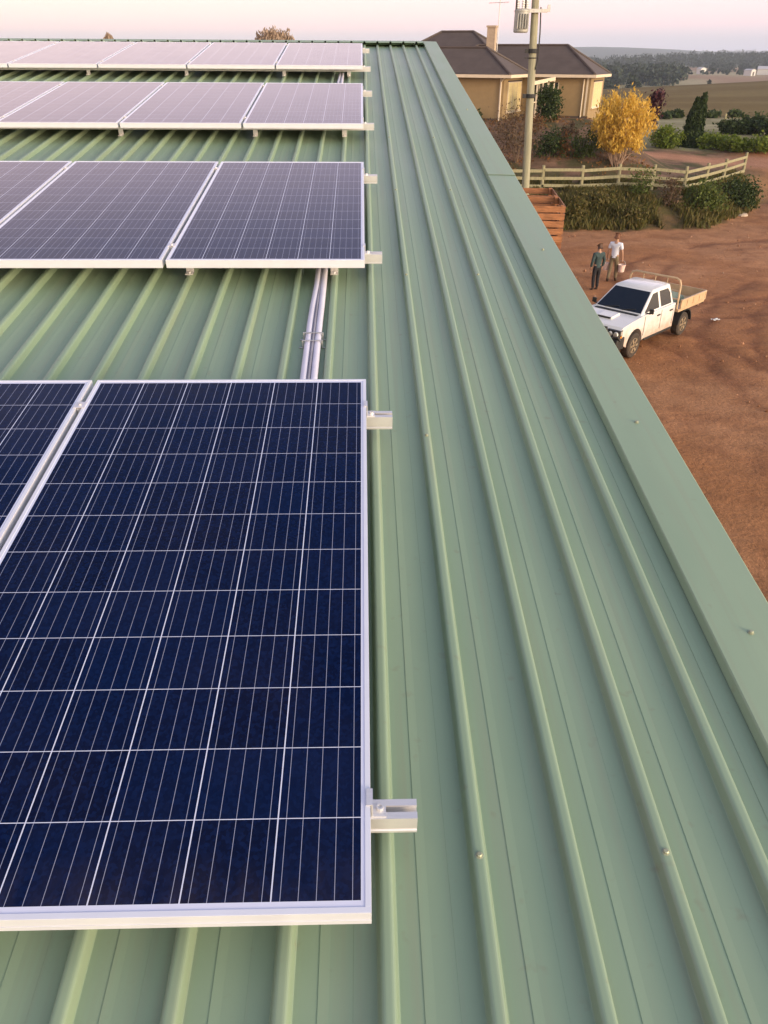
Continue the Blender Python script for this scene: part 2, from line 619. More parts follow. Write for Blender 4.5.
# walls
yA = rp(0, D0, H_PAN).y + 0.4; zA = rp(0, D0, H_PAN).z
yR, zR = ridge.y, rp(0, D1, H_PAN).z
yB = yR + 13.2 * CT; zB = zR - 13.2 * ST
mb = MB()
wz = lambda y: (zA + (y - yA + 0.4) * math.tan(TILT) if y < yR else zR - (y - yR) * math.tan(TILT)) - 0.03
gable = [(yA, -0.3), (yB, -0.3), (yB, wz(yB)), (yR, wz(yR)), (yA, wz(yA))]
mb.prism(gable, 0.96, 1.04, 0, 'yz'); mb.prism(gable, UL + 0.05, UL + 0.13, 0, 'yz')
mb.box(UL + 0.13, 0.96, yA, yA + 0.08, -0.3, wz(yA) - 0.02); mb.box(UL + 0.13, 0.96, yB - 0.08, yB, -0.3, wz(yB) - 0.02)
mb.build('wall', M_SHEDWALL, shed)

# ------------------------------------------------------------------ solar panels
ROWS = [0.647, 3.862, 7.075, 10.215]
NPAN = [2, 3, 4, 5]
PGAP = 0.020
U_EDGE = 0.005


def make_panel():
    root = empty('solar_panel', (0, 0, 0), RX)
    # origin: lower right corner of the top face
    fr = MB(); lip = 0.011; z1 = 0.0; z0 = -PT
    fr.box(-PW, 0, 0, lip, z0, z1); fr.box(-PW, 0, PL - lip, PL, z0, z1)
    fr.box(-PW, -PW + lip, lip, PL - lip, z0, z1); fr.box(-lip, 0, lip, PL - lip, z0, z1)
    # lower flanges turned inwards
    fr.box(-PW + lip, -lip, lip, lip + 0.025, z0, z0 + 0.002); fr.box(-PW + lip, -lip, PL - lip - 0.025, PL - lip, z0, z0 + 0.002)
    # raised rib line along the outer side of the profile
    fr.box(-PW + 0.001, -0.001, -0.0012, 0.0, z0 + 0.006, z0 + 0.016)
    f = fr.build('frame', M_FRAME, root, bevel=0.0012)
    g = MB()
    ox, oy = -PW + (PW - 6 * CELL_U) / 2, (PL - 12 * CELL_V) / 2
    x0, x1, y0, y1 = -PW + lip - ox, -lip - ox, lip - oy, PL - lip - oy
    g.box(x0, x1, y0, y1, -0.0055, 0)
    g.build('cell_sheet', M_CELL, root, (ox, oy, -0.0015))
    bk = MB(); bk.box(-PW + lip, -lip, lip, PL - lip, -0.0085, -0.0073)
    bk.box(-PW / 2 - 0.06, -PW / 2 + 0.06, PL - 0.22, PL - 0.1, -0.03, -0.0085)
    bk.build('backsheet', M_BACK, root)
    return root


P_LABEL = {
    (0, 0): 'large dark blue solar panel nearest the camera with every cell line clear',
    (0, 1): 'dark blue front row solar panel cut by the picture edge, beside the largest panel',
    (1, 0): 'second row solar panel with white conduits running out from under it',
    (1, 1): 'middle solar panel of the second row, between two others, mauve towards its upper corner',
    (1, 2): 'solar panel in the second row cut by the picture edge, only a corner showing',
    (2, 0): 'lilac reflecting solar panel in the third row at the open end by the bare ribs',
    (2, 1): 'solar panel in the third row, second from the open end, reflecting lilac sky',
    (2, 2): 'solar panel in the third row, third from the open end, reflecting rosy sky',
    (2, 3): 'solar panel in the third row cut by the picture edge, farthest from the open end',
    (3, 0): 'pink reflecting solar panel in the row under the ridge, at the open end',
    (3, 1): 'solar panel in the row under the ridge, second from the open end',
    (3, 2): 'solar panel in the row under the ridge, third from the open end',
    (3, 3): 'solar panel in the row under the ridge, fourth from the open end',
    (3, 4): 'peach pink solar panel in the row under the ridge, cut by the picture edge',
}
p0 = make_panel()
first = True
for r, d in enumerate(ROWS):
    for k in range(NPAN[r]):
        o = p0 if first else copy_tree(p0)
        first = False
        o.location = rp(U_EDGE - k * (PW + PGAP), d, H_PANEL)
        tag(o, P_LABEL[(r, k)], 'solar panel', 'solar panels in four rows on the green roof')

# ------------------------------------------------------------------ mounting rails with clamps and feet
FEET = [RIB0 - PITCH * k for k in (1, 5, 11, 17, 23, 29)]


def clamp_end():
    m = MB()
    poly = [(-0.010, 0.0405), (0.004, 0.0405), (0.004, 0.004), (0.030, 0.004), (0.030, 0.0), (0.000, 0.0), (0.0, 0.037), (-0.010, 0.0375)]
    # a Z shaped bracket: lip on the panel, web down its side, toe on the rail
    m.prism([(-0.008, 0.0442), (0.0046, 0.0442), (0.0046, 0.0035), (0.031, 0.0035), (0.031, 0.0), (0.0016, 0.0), (0.0016, 0.0408), (-0.008, 0.0408)], -0.018, 0.018)
    m.lathe([(0.0075, 0.0035), (0.0075, 0.0105), (0.004, 0.0105), (0.004, 0.0075)], 8, c=(0.019, 0, 0))
    return m


def clamp_mid():
    m = MB()
    m.box(-0.0075, 0.0075, -0.02, 0.02, 0.0, 0.038)
    m.box(-0.019, 0.019, -0.02, 0.02, 0.0405, 0.0437)
    m.lathe([(0.006, 0.0437), (0.006, 0.049), (0.003, 0.049), (0.003, 0.046)], 8)
    return m


def foot():
    m = MB()
    # L bracket standing on a rib, bolted to the rail's lower side
    z0 = -(H_RIB - (H_PANEL + PT)) + 0.0015
    m.box(-0.020, 0.020, -0.070, -0.0225, z0, z0 + 0.005)
    m.box(-0.020, 0.020, -0.0275, -0.0225, z0 + 0.005, -0.008)
    m.lathe([(0.007, z0 + 0.005), (0.007, z0 + 0.011), (0.004, z0 + 0.013)], 8, c=(0, -0.048, 0))
    return m


def make_rail(d, ncol, ulen):
    root = empty('mounting_rail', rp(0, d, H_PANEL + PT + 0.0005), RX)
    m = MB()
    w, h = 0.0215, 0.050
    poly = [(-w, 0), (-0.007, 0), (-0.007, -0.006), (-0.012, -0.006), (-0.012, -0.016), (0.012, -0.016), (0.012, -0.006), (0.007, -0.006), (0.007, 0), (w, 0),
            (w, -0.034), (w - 0.003, -0.036), (w - 0.003, -0.042), (w, -0.044), (w, -h), (-w, -h), (-w, -0.044), (-w + 0.003, -0.042), (-w + 0.003, -0.036), (-w, -0.034)]
    m.prism(poly, -ulen, 0.098, 0, 'yz')
    m.build('rail_bar', M_ALU, root)
    clamp_end().build('end_clamp', M_ALU, root, (U_EDGE, 0, 0))
    for k in range(1, ncol):
        clamp_mid().build('mid_clamp', M_ALU, root, (U_EDGE - k * (PW + PGAP) + PGAP / 2, 0, 0))
    for fu in FEET:
        if -ulen < fu:
            foot().build('rail_foot', M_ALU, root, (fu, 0, 0))
    return root


RN = ['front row', 'second row', 'third row', 'row under the ridge']
for r, d in enumerate(ROWS):
    ul = NPAN[r] * (PW + PGAP)
    for q, off in enumerate((0.222, 1.768)):
        o = make_rail(d + off, NPAN[r], ul)
        if r == 0:
            lb = ('aluminium rail end with bolted clamp sticking out low beside the nearest panel', 'aluminium rail end sticking out near the upper corner of the nearest panel')[q]
        else:
            lb = f'{("lower", "upper")[q]} aluminium mounting rail under the {RN[r]}' + (' of panels' if r < 3 else '')
        tag(o, lb, 'rail', 'mounting rails under the panels')

# ------------------------------------------------------------------ conduits on the roof pans


def make_conduit(d0, d1, u0, label, n=2):
    root = empty('electrical_conduit', rp(u0, d0, H_PAN), RX)
    L = d1 - d0
    z = 0.019
    for s, sgn in ((-0.021, -1), (0.021, 1)):
        m = MB()
        m.tube([(s, 0, z), (s, L * 0.60, z), (s + (0.002 if sgn > 0 else 0.003), L * 0.70, z + 0.003), (s + (0.003 if sgn > 0 else 0.012), L * 0.84, z + 0.010), (s + (0.003 if sgn > 0 else 0.014), L, z + 0.02)], 0.0158, 12)
        m.build('conduit_pipe', M_PVC, root, smooth=True)
    m = MB(); m.tube([(0, 0, 0.028), (0.001, L * 0.62, 0.029), (0.006, L * 0.86, 0.036), (0.008, L, 0.045)], 0.006, 8)
    m.build('cable', M_CABLE, root, smooth=True)
    for fr in (0.52, 0.475):
        m = MB()
        m.box(-0.046, 0.046, L * fr - 0.004, L * fr + 0.004, 0.0365, 0.0382)
        m.box(-0.046, -0.040, L * fr - 0.004, L * fr + 0.004, 0.0015, 0.0365); m.box(0.040, 0.046, L * fr - 0.004, L * fr + 0.004, 0.0015, 0.0365)
        m.box(-0.06, -0.0463, L * fr - 0.004, L * fr + 0.004, 0.0015, 0.004); m.box(0.0463, 0.06, L * fr - 0.004, L * fr + 0.004, 0.0015, 0.004)
        m.build('saddle_strap', M_STEEL, root)
    return tag(root, label, 'conduit', 'white conduits between the panel rows')


make_conduit(2.35, 4.15, -0.230, 'pair of white conduits strapped together between the front row and the second row of panels')
make_conduit(8.7, 10.5, -0.255, 'short white conduit pair just visible under the row of panels at the ridge')

# ------------------------------------------------------------------ ground, one sheet to the horizon


def axis(a, b, step, lo, hi, g):
    mid = list(np.arange(a, b + step / 2, step))
    up = []; s = step; x = mid[-1]
    while x < hi:
        s *= g; x += s; up.append(x)
    dn = []; s = step; x = mid[0]
    while x > lo:
        s *= g; x -= s; dn.append(x)
    return np.array(dn[::-1] + mid + up)


def mixa(a, b, w):
    return a * (1 - w[..., None]) + np.array(b) * w[..., None]


def make_ground():
    xs = axis(-2, 44, 0.24, -4200, 5200, 1.055)
    ys = axis(3, 72, 0.24, -300, 5200, 1.050)
    X, Y = np.meshgrid(xs, ys)
    Z = gz(X, Y)
    t = Y - bank_foot(X)
    yard = 1 - sstep(-0.3, 0.6, t)
    wob = (fbm(X * 1.1, Y * 1.1) - 0.5)
    # clods and wheel ruts in the trampled yard
    Z = Z + yard * ((fbm(X * 2.1, Y * 2.1, 3) - 0.5) * 0.07 + (fbm(X * 0.5, Y * 0.5, 2) - 0.5) * 0.06)
    rut = np.zeros_like(X)
    for (cx, cy, rr) in ((26, 20, 14.0), (26, 20, 15.6), (23, 27, 12.2), (23, 27, 13.8), (36, 12, 18.2), (36, 12, 19.9), (30, 6, 14.6), (30, 6, 16.2), (3, 66, 38.5), (3, 66, 40.2)):
        dd = np.abs(np.hypot(X - cx, Y - cy) - rr + wob * 0.8)
        rut = np.maximum(rut, np.exp(-(dd / 0.22) ** 2) * sstep(0.25, 0.5, fbm(X * 0.4 + 9, Y * 0.4, 2)))
    Z = Z - rut * yard * 0.035
    # colours of the ground cover, region by region
    C = np.empty(X.shape + (3,)); C[:] = (0.298, 0.135, 0.060)
    n1 = fbm(X * 0.22, Y * 0.35, 4); n2 = fbm(X * 1.6, Y * 1.6, 3)
    C = mixa(C, (0.350, 0.172, 0.085), sstep(0.42, 0.66, n1))
    C = mixa(C, (0.185, 0.076, 0.036), sstep(0.5, 0.72, n2) * 0.4)
    C = mixa(C, (0.150, 0.060, 0.030), rut * 0.75)
    drive = sstep(24.5, 29.5, X)
    bank = sstep(-0.2, 0.5, t + wob * 1.6) * (1 - drive)
    soil = np.array((0.115, 0.070, 0.034))
    C = mixa(C, (0.070, 0.060, 0.024), bank)
    C = mixa(C, (0.160, 0.095, 0.050), bank * sstep(0.48, 0.62, n2) * 0.6)
    garden = bank * sstep(5.2, 6.4, t + wob * 2)
    C = mixa(C, (0.130, 0.082, 0.052), garden)
    C = mixa(C, (0.195, 0.118, 0.076), garden * sstep(0.5, 0.62, n2))
    C = mixa(C, (0.060, 0.062, 0.024), garden * sstep(0.5, 0.6, fbm(X * 0.8 + 31, Y * 0.8, 3)) * 0.8)
    # pale driveway crossing behind the fence to the house
    azr = X / np.maximum(Y, 1)
    dv = np.exp(-((Y - (60.5 + (X - 22) * -0.12) + wob) / 1.9) ** 4) * sstep(16.5, 18, X)
    C = mixa(C, (0.330, 0.170, 0.105), dv)
    C = mixa(C, (0.220, 0.115, 0.062), sstep(22, 27, X) * (1 - sstep(52, 60, Y)) * sstep(46, 50, Y) * 0.6)
    lawn = sstep(63.5, 65.5, Y + wob * 2)
    C = mixa(C, (0.180, 0.165, 0.085), lawn)
    C = mixa(C, (0.235, 0.215, 0.125), lawn * sstep(0.45, 0.65, n1))
    field = sstep(108, 116, Y + wob * 6)
    fn = fbm(X / 30.0, Y / 9.0, 3)
    C = mixa(C, (0.118, 0.080, 0.022), field)
    C = mixa(C, (0.145, 0.104, 0.034), field * sstep(0.4, 0.65, fn))
    tp = sstep(256, 266, Y)
    C = mixa(C, (0.320, 0.255, 0.155), tp)
    far = sstep(300, 420, Y)
    pn = fbm(X / 140.0 + 4, Y / 160.0, 3)
    C = mixa(C, (0.205, 0.180, 0.095), far)
    C = mixa(C, (0.300, 0.252, 0.150), far * sstep(0.46, 0.56, pn))
    C = mixa(C, (0.230, 0.130, 0.080), far * sstep(0.6, 0.66, pn) * 0.8)
    wood = sstep(1150, 1250, Y)
    C = mixa(C, (0.030, 0.045, 0.030), wood)
    rng_ = sstep(2600, 3200, Y)
    C = mixa(C, (0.060, 0.075, 0.055), rng_)
    C = mixa(C, (0.110, 0.110, 0.070), rng_ * sstep(0.5, 0.6, fbm(X / 260.0, Y / 420.0, 3)))
    ny, nx = X.shape
    V = np.stack([X, Y, Z], -1).reshape(-1, 3)
    i = np.arange((ny - 1) * (nx - 1)); r = i // (nx - 1); c = i % (nx - 1)
    a = r * nx + c
    q = np.stack([a, a + 1, a + nx + 1, a + nx], -1)
    me = bpy.data.meshes.new('ground')
    me.vertices.add(len(V)); me.vertices.foreach_set('co', V.ravel())
    me.loops.add(q.size); me.loops.foreach_set('vertex_index', q.ravel())
    me.polygons.add(len(q)); me.polygons.foreach_set('loop_start', np.arange(0, q.size, 4))
    me.polygons.foreach_set('use_smooth', [True] * len(q))
    me.update(calc_edges=True)
    ca = me.color_attributes.new('cover', 'FLOAT_COLOR', 'POINT')
    rgba = np.ones((len(V), 4)); rgba[:, :3] = C.reshape(-1, 3)
    ca.data.foreach_set('color', rgba.ravel())
    m, nt, b, oc = newmat('earth_and_fields')
    at_ = nt.nodes.new('ShaderNodeAttribute'); at_.attribute_name = 'cover'
    a1 = noise(nt, mapping(nt, oc, (0.8, 1.5, 1)), 3.0, 8, 0.7); a2 = noise(nt, oc, 0.6, 4); a3 = noise(nt, oc, 0.035, 5)
    k = mth(nt, 'ADD', mth(nt, 'ADD', maprange(nt, a1, 0.25, 0.75, 0.80, 1.10), maprange(nt, a2, 0.3, 0.7, -0.10, 0.14)), maprange(nt, a3, 0.3, 0.7, 0.02, 0.24))
    a4 = noise(nt, mapping(nt, oc, (0.35, 1.0, 1)), 1.5, 6, 0.6)
    k = mth(nt, 'MULTIPLY', k, maprange(nt, a4, 0.40, 0.62, 0.94, 1.07))
    a5 = noise(nt, oc, 14, 3, 0.6)
    k = mth(nt, 'MULTIPLY', k, maprange(nt, a5, 0.3, 0.7, 0.86, 1.12))
    cmb = nt.nodes.new('ShaderNodeCombineColor')
    for j in range(3):
        nt.links.new(k, cmb.inputs[j])
    col = mixc(nt, 1.0, at_.outputs['Color'], cmb.outputs[0], 'MULTIPLY')
    nt.links.new(col, b.inputs['Base Color'])
    b.inputs['Roughness'].default_value = 0.95; b.inputs['Specular IOR Level'].default_value = 0.15
    bp = nt.nodes.new('ShaderNodeBump'); bp.inputs['Strength'].default_value = 0.8; bp.inputs['Distance'].default_value = 0.10
    nt.links.new(noise(nt, oc, 5.5, 6, 0.7), bp.inputs['Height']); nt.links.new(bp.outputs[0], b.inputs['Normal'])
    me.materials.append(m)
    o = bpy.data.objects.new('ground', me); COL.objects.link(o)
    struct(o, 'red dirt yard, banks, garden and rolling fields out to the far hills')
    return o


make_ground()

# ------------------------------------------------------------------ foliage helpers


def leaves_mesh(P, size, mat_, name, parent=None, up=0.0, asp=1.6, loc=None, jit=0.35, drop=None):
    """small two-sided leaf faces at points P"""
    P = np.asarray(P, float); n = len(P)
    a = rng.normal(size=(n, 3)); a[:, 2] += up; a /= np.linalg.norm(a, axis=1)[:, None]
    if drop is not None:
        a = a * 0.5 + np.asarray(drop); a /= np.linalg.norm(a, axis=1)[:, None]
    b = rng.normal(size=(n, 3)); b -= (a * b).sum(1)[:, None] * a; b /= np.linalg.norm(b, axis=1)[:, None]
    s = size * (1 + jit * rng.normal(size=n)).clip(0.4, 2)
    A = a * (s * asp / 2)[:, None]; B = b * (s / 2)[:, None]
    V = np.stack([P - A, P + B, P + A, P - B], 1).reshape(-1, 3)
    q = np.arange(4 * n).reshape(-1, 4)
    me = bpy.data.meshes.new(name)
    me.vertices.add(len(V)); me.vertices.foreach_set('co', V.ravel())
    me.loops.add(q.size); me.loops.foreach_set('vertex_index', q.ravel())
    me.polygons.add(n); me.polygons.foreach_set('loop_start', np.arange(0, q.size, 4))
    me.update(calc_edges=True)
    me.materials.append(mat_)
    o = bpy.data.objects.new(name, me); COL.objects.link(o)
    if parent is not None:
        o.parent = parent
    if loc is not None:
        o.location = loc
    return o


def clumps(n, per, rx, ry, rz, cz, r=0.25, shell=0.45):
    """points in clumps spread through an ellipsoid, denser near its skin"""
    out = []
    for i in range(n):
        d = rng.normal(size=3); d /= np.linalg.norm(d)
        k = (shell + (1 - shell) * rng.random()) * (0.82 + 0.3 * rng.random())
        c = d * k * np.array([rx, ry, rz]) + np.array([0, 0, cz])
        rr = r * (0.6 + 0.8 * rng.random())
        out.append(c + rng.normal(size=(per, 3)) * rr * np.array([1, 1, 0.8]))
    P = np.concatenate(out)
    return P[P[:, 2] > 0.03]


L_DARK = leafmat('dark_green_leaves', [(0.016, 0.028, 0.008), (0.038, 0.062, 0.016), (0.075, 0.105, 0.028)])
L_MID = leafmat('mid_green_leaves', [(0.040, 0.062, 0.012), (0.080, 0.112, 0.022), (0.140, 0.170, 0.040)])
L_LIGHT = leafmat('light_green_leaves', [(0.055, 0.090, 0.010), (0.115, 0.165, 0.018), (0.200, 0.230, 0.035)])
L_PALETWIG = leafmat('pale_twigs', [(0.26, 0.19, 0.13), (0.40, 0.30, 0.22), (0.52, 0.40, 0.30)])
L_YEL = leafmat('golden_leaves', [(0.42, 0.25, 0.03), (0.60, 0.38, 0.055), (0.76, 0.54, 0.12), (0.50, 0.28, 0.05)], 0.4)
L_RED = leafmat('purple_red_leaves', [(0.030, 0.010, 0.018), (0.075, 0.022, 0.034), (0.130, 0.045, 0.042)])
L_TWIG = leafmat('brown_twigs', [(0.060, 0.040, 0.022), (0.120, 0.080, 0.045), (0.170, 0.105, 0.060)])
L_RUST = leafmat('rusty_leaves', [(0.14, 0.055, 0.022), (0.25, 0.11, 0.035), (0.22, 0.16, 0.04)])
L_DRY = leafmat('dry_grass', [(0.050, 0.058, 0.010), (0.088, 0.086, 0.018), (0.150, 0.118, 0.040), (0.060, 0.076, 0.012)])
L_CONE = leafmat('conifer_leaves', [(0.010, 0.020, 0.006), (0.024, 0.045, 0.010), (0.050, 0.078, 0.018)], 0.15)
L_FAR = leafmat('distant_leaves', [(0.016, 0.026, 0.016), (0.030, 0.046, 0.028), (0.045, 0.060, 0.034)], 0.1)
M_BARK = mat('bark', (0.20, 0.14, 0.09), 0.9, 0, 0.3, 8, (4, 4, 0.6), 0.3)
M_PALEBARK = mat('pale_bark', (0.36, 0.25, 0.18), 0.9, 0, 0.25, 8, (4, 4, 0.6), 0.3)


def shrub(name, x, y, Y, w, h, lm, label, cat='shrub', n=26, per=60, size=0.09, dep=None, group=None, up=0.3, stems=4, p=None):
    q = at(x, y, Y) if p is None else np.array(p)
    z = gz1(q[0], q[1])
    root = empty(name, (q[0], q[1], z - 0.03))
    P = clumps(n, per, w / 2, (dep or w) / 2, h / 2, h * 0.5, r=0.13 * min(w, h) + 0.05)
    leaves_mesh(P, size, lm, 'foliage', root, up)
    m = MB()
    for i in range(stems):
        a = rng.random() * 6.28; s = 0.25 * w * rng.random()
        m.tube([(0.04 * math.cos(a), 0.04 * math.sin(a), -0.1), (s * math.cos(a), s * math.sin(a), h * 0.35), (1.5 * s * math.cos(a), 1.5 * s * math.sin(a), h * 0.75)], [0.03, 0.02, 0.006], 5)
    m.build('stem', M_BARK, root)
    return tag(root, label, cat, group)


def limbs(m, base, d, L, r, depth, tips, spread=0.6, lift=0.25, n=6):
    p = Vector(base); pts = [p.copy()]; rr = [r]
    d = Vector(d).normalized()
    for i in range(3):
        d = (d + Vector(rng.normal(size=3)) * 0.12 + Vector((0, 0, lift * 0.2))).normalized()
        p = p + d * (L / 3); pts.append(p.copy()); rr.append(r * (1 - 0.15 * (i + 1)))
    m.tube(pts, rr, n if depth > 1 else 4, cap=False)
    tips.append(p.copy())
    if depth <= 0:
        return
    for k in range(3 if depth > 1 else 2):
        nd_ = (d + Vector(rng.normal(size=3)) * spread + Vector((0, 0, lift))).normalized()
        limbs(m, p, nd_, L * (0.62 + 0.2 * rng.random()), r * 0.55, depth - 1, tips, spread, lift)


def tree(name, pos, h, w, lm, label, group=None, leafn=26, size=0.16, trunk=0.3, bark=None, crown_c=None, rz=None):
    root = empty(name, pos)
    m = MB(); tips = []
    m.tube([(0, 0, -0.3), (0.02 * h, 0, h * trunk * 0.6), (0.01 * h, 0.01 * h, h * trunk)], [0.035 * h, 0.026 * h, 0.02 * h], 8, cap=False)
    for k in range(4):
        a = k * 1.6 + rng.random()
        limbs(m, (0.01 * h, 0.01 * h, h * trunk), (math.cos(a) * 0.7, math.sin(a) * 0.7, 0.9), h * 0.27, 0.014 * h, 2, tips, 0.7, 0.2)
    m.build('trunk', bark or M_BARK, root, smooth=True)
    T = np.array([tuple(t) for t in tips])
    c = T.mean(0); T = (T - c)
    T[:, :2] *= (w / 2) / (np.abs(T[:, :2]).max() + 1e-6); T += c
    T[:, 2] = h * trunk + (T[:, 2] - T[:, 2].min()) / (np.ptp(T[:, 2]) + 1e-6) * h * (1 - trunk) * 0.93
    P = np.concatenate([t + rng.normal(size=(leafn, 3)) * h * 0.055 for t in T])
    leaves_mesh(P, size, lm, 'crown', root, 0.2)
    return tag(root, label, 'tree', group)


# ------------------------------------------------------------------ house
M_RENDER = mat('ochre_render', (0.285, 0.200, 0.098), 0.85, 0, 0.06, 3, bump=0.1)
M_TRIM = mat('cream_trim', (0.64, 0.54, 0.40), 0.6, 0, 0.05)
M_TILES = None


def tile_material():
    m, nt, b, oc = newmat('brown_roof_tiles')
    sx = nt.nodes.new('ShaderNodeSeparateXYZ'); nt.links.new(oc, sx.inputs[0])
    row = mth(nt, 'FRACT', mth(nt, 'MULTIPLY', sx.outputs[2], 5.2))
    n1 = noise(nt, oc, 1.3, 4); n2 = noise(nt, oc, 14, 2)
    c = mixc(nt, maprange(nt, n1, 0.3, 0.7), (0.070, 0.053, 0.045), (0.094, 0.072, 0.062))
    c = mixc(nt, maprange(nt, n2, 0.45, 0.75, 0, 0.5), c, (0.070, 0.053, 0.048))
    nt.links.new(c, b.inputs['Base Color']); b.inputs['Roughness'].default_value = 0.75
    bp = nt.nodes.new('ShaderNodeBump'); bp.inputs['Strength'].default_value = 0.5; bp.inputs['Distance'].default_value = 0.05
    nt.links.new(row, bp.inputs['Height']); nt.links.new(bp.outputs[0], b.inputs['Normal'])
    return m


M_TILES = tile_material()
M_CHIM = mat('chimney_brick', (0.44, 0.34, 0.24), 0.9, 0, 0.15, 8)
M_BLIND = mat('pale_blind', (0.80, 0.66, 0.34), 0.5, 0, 0.08, 2, (1, 1, 4), coat=0.6)
M_SHADE = mat('veranda_shade', (0.012, 0.014, 0.018), 0.06, 0, 0.1)  # near-black sheet colour standing in for the shade under the veranda
M_TIMBER = mat('weathered_timber', (0.31, 0.29, 0.20), 0.85, 0, 0.25, 10, (1, 1, 1), 0.3)

HPHI = R(-26)
HC = at(595, 74.5, 60.0)
EZ = 2.62                                      # eave height above the house floor
HZ = HC[2] - EZ
house = empty('house', (HC[0], HC[1], HZ), (0, 0, HPHI))
tag(house, 'ochre house with brown hipped tile roof and cream eaves beyond the power pole', 'house')


def hip(m, x0, x1, y0, y1, z, rise):
    w = (y1 - y0) / 2; ym = (y0 + y1) / 2
    v = [(x0, y0, z), (x1, y0, z), (x1, y1, z), (x0, y1, z), (x0 + w, ym, z + rise), (x1 - w, ym, z + rise)]
    m.add(v, [(0, 1, 5, 4), (1, 2, 5), (2, 3, 4, 5), (3, 0, 4), (3, 2, 1, 0)])
    return v


def ridge_rolls(m, v, r=0.09):
    for a, b_ in ((4, 5), (0, 4), (3, 4), (1, 5), (2, 5)):
        m.tube([Vector(v[a]) + Vector((0, 0, 0.02)), Vector(v[b_]) + Vector((0, 0, 0.02))], r, 6)


blocks = [(-12.0, 0.0, 0.0, 5.4, 1.72), (-16.0, -4.6, -4.5, 0.6, 1.52), (-17.4, -5.9, 0.03, 9.0, 2.62)]
rm = MB(); rl = MB(); fa = MB()
roofs = []
for i, (x0, x1, y0, y1, rise) in enumerate(blocks):
    v = hip(rm, x0, x1, y0, y1, EZ + 0.004 * i, rise)
    roofs.append(v)
roof_o = rm.build('roof', M_TILES, house)
for v in roofs:
    ridge_rolls(rl, v)
rl.build('ridge_tile', M_TILES, roof_o)
# gutters and fascia boards along each eave edge
for i, (x0, x1, y0, y1, rise) in enumerate(blocks):
    e = 0.02 + 0.003 * i
    z0, z1 = EZ - 0.20 - 0.003 * i, EZ - 0.02 + 0.003 * i
    fa.box(x0 - e, x1 + e, y0 - e - 0.1, y0 - e, z0, z1)
    fa.box(x1 + e, x1 + e + 0.1, y0 - e - 0.1, y1 + e, z0, z1)
fa.build('gutter', M_TRIM, house)
wl = MB()
wl.box(-11.5, -0.28, 0.4, 5.0, -1.2, EZ - 0.05)
wl.box(-15.5, -5.1, -4.0, 0.39, -1.2, EZ - 0.045)
wl.box(-16.0, -5.8, 0.47, 8.5, -1.2, EZ - 0.04)
wl.build('wall', M_RENDER, house)
pl = MB(); pl.box(-11.6, -0.24, 0.36, 0.42, -1.3, 0.06); pl.box(-15.5, -5.06, -4.04, -3.98, -1.3, 0.0)
pl.build('plinth', mat('dark_plinth', (0.09, 0.065, 0.05), 0.9), house)
for (x, y) in ((-0.28, 0.4), (-5.1, -4.0)):
    cb = MB(); cb.box(x - 0.28, x - 0.16, y - 0.03, y - 0.003, 0.1, EZ - 0.2)
    cb.build('corner_board', M_TRIM, house)
dp = MB()
dp.tube([(-5.02, -4.2, EZ - 0.2), (-5.3, -4.06, EZ - 0.45), (-5.3, -4.06, -0.2)], 0.05, 8)
dp.build('downpipe', M_TRIM, house, smooth=True)
dp = MB(); dp.tube([(-0.75, 0.34, EZ - 0.3), (-0.75, 0.34, 0.0)], 0.045, 8); dp.build('downpipe', M_TRIM, house, smooth=True)


def window(x, y0, y1, z0, z1, mull, parent=house):
    """a window in a wall that faces local +x"""
    fr = MB(); t = 0.07
    fr.box(x, x + 0.05, y0, y1, z0, z0 + t); fr.box(x, x + 0.05, y0, y1, z1 - t, z1)
    fr.box(x, x + 0.05, y0, y0 + t, z0 + t, z1 - t); fr.box(x, x + 0.05, y1 - t, y1, z0 + t, z1 - t)
    for q in range(1, mull):
        yy = y0 + (y1 - y0) * q / mull
        fr.box(x, x + 0.045, yy - 0.025, yy + 0.025, z0 + t, z1 - t)
    w = fr.build('window', M_TRIM, parent)
    p = MB(); p.box(x + 0.005, x + 0.02, y0 + t, y1 - t, z0 + t, z1 - t); p.build('pane', M_BLIND, w)
    s = MB(); s.box(x, x + 0.12, y0 - 0.08, y1 + 0.08, z0 - 0.07, z0 - 0.003); s.build('sill', M_TRIM, w)
    hd = MB(); hd.box(x, x + 0.06, y0, y1, z1 + 0.003, z1 + 0.09); hd.build('lintel', mat('dark_lintel', (0.05, 0.035, 0.03)), w)


window(-5.1, -3.1, 0.1, 0.35, 2.15, 3)
window(-0.28, 1.3, 4.3, 0.55, 2.15, 2)
# dark panel with frame strips, added to imitate the shade behind the veranda
m = MB(); m.box(-4.5, -2.5, 0.33, 0.397, 0.1, 2.1); shade_o = m.build('shade_panel', M_SHADE, house)
m = MB()
for x in (-4.55, -3.85, -3.2, -2.52):
    m.box(x, x + 0.06, 0.30, 0.328, 0.1, 2.1)
m.build('frame', M_TRIM, shade_o)
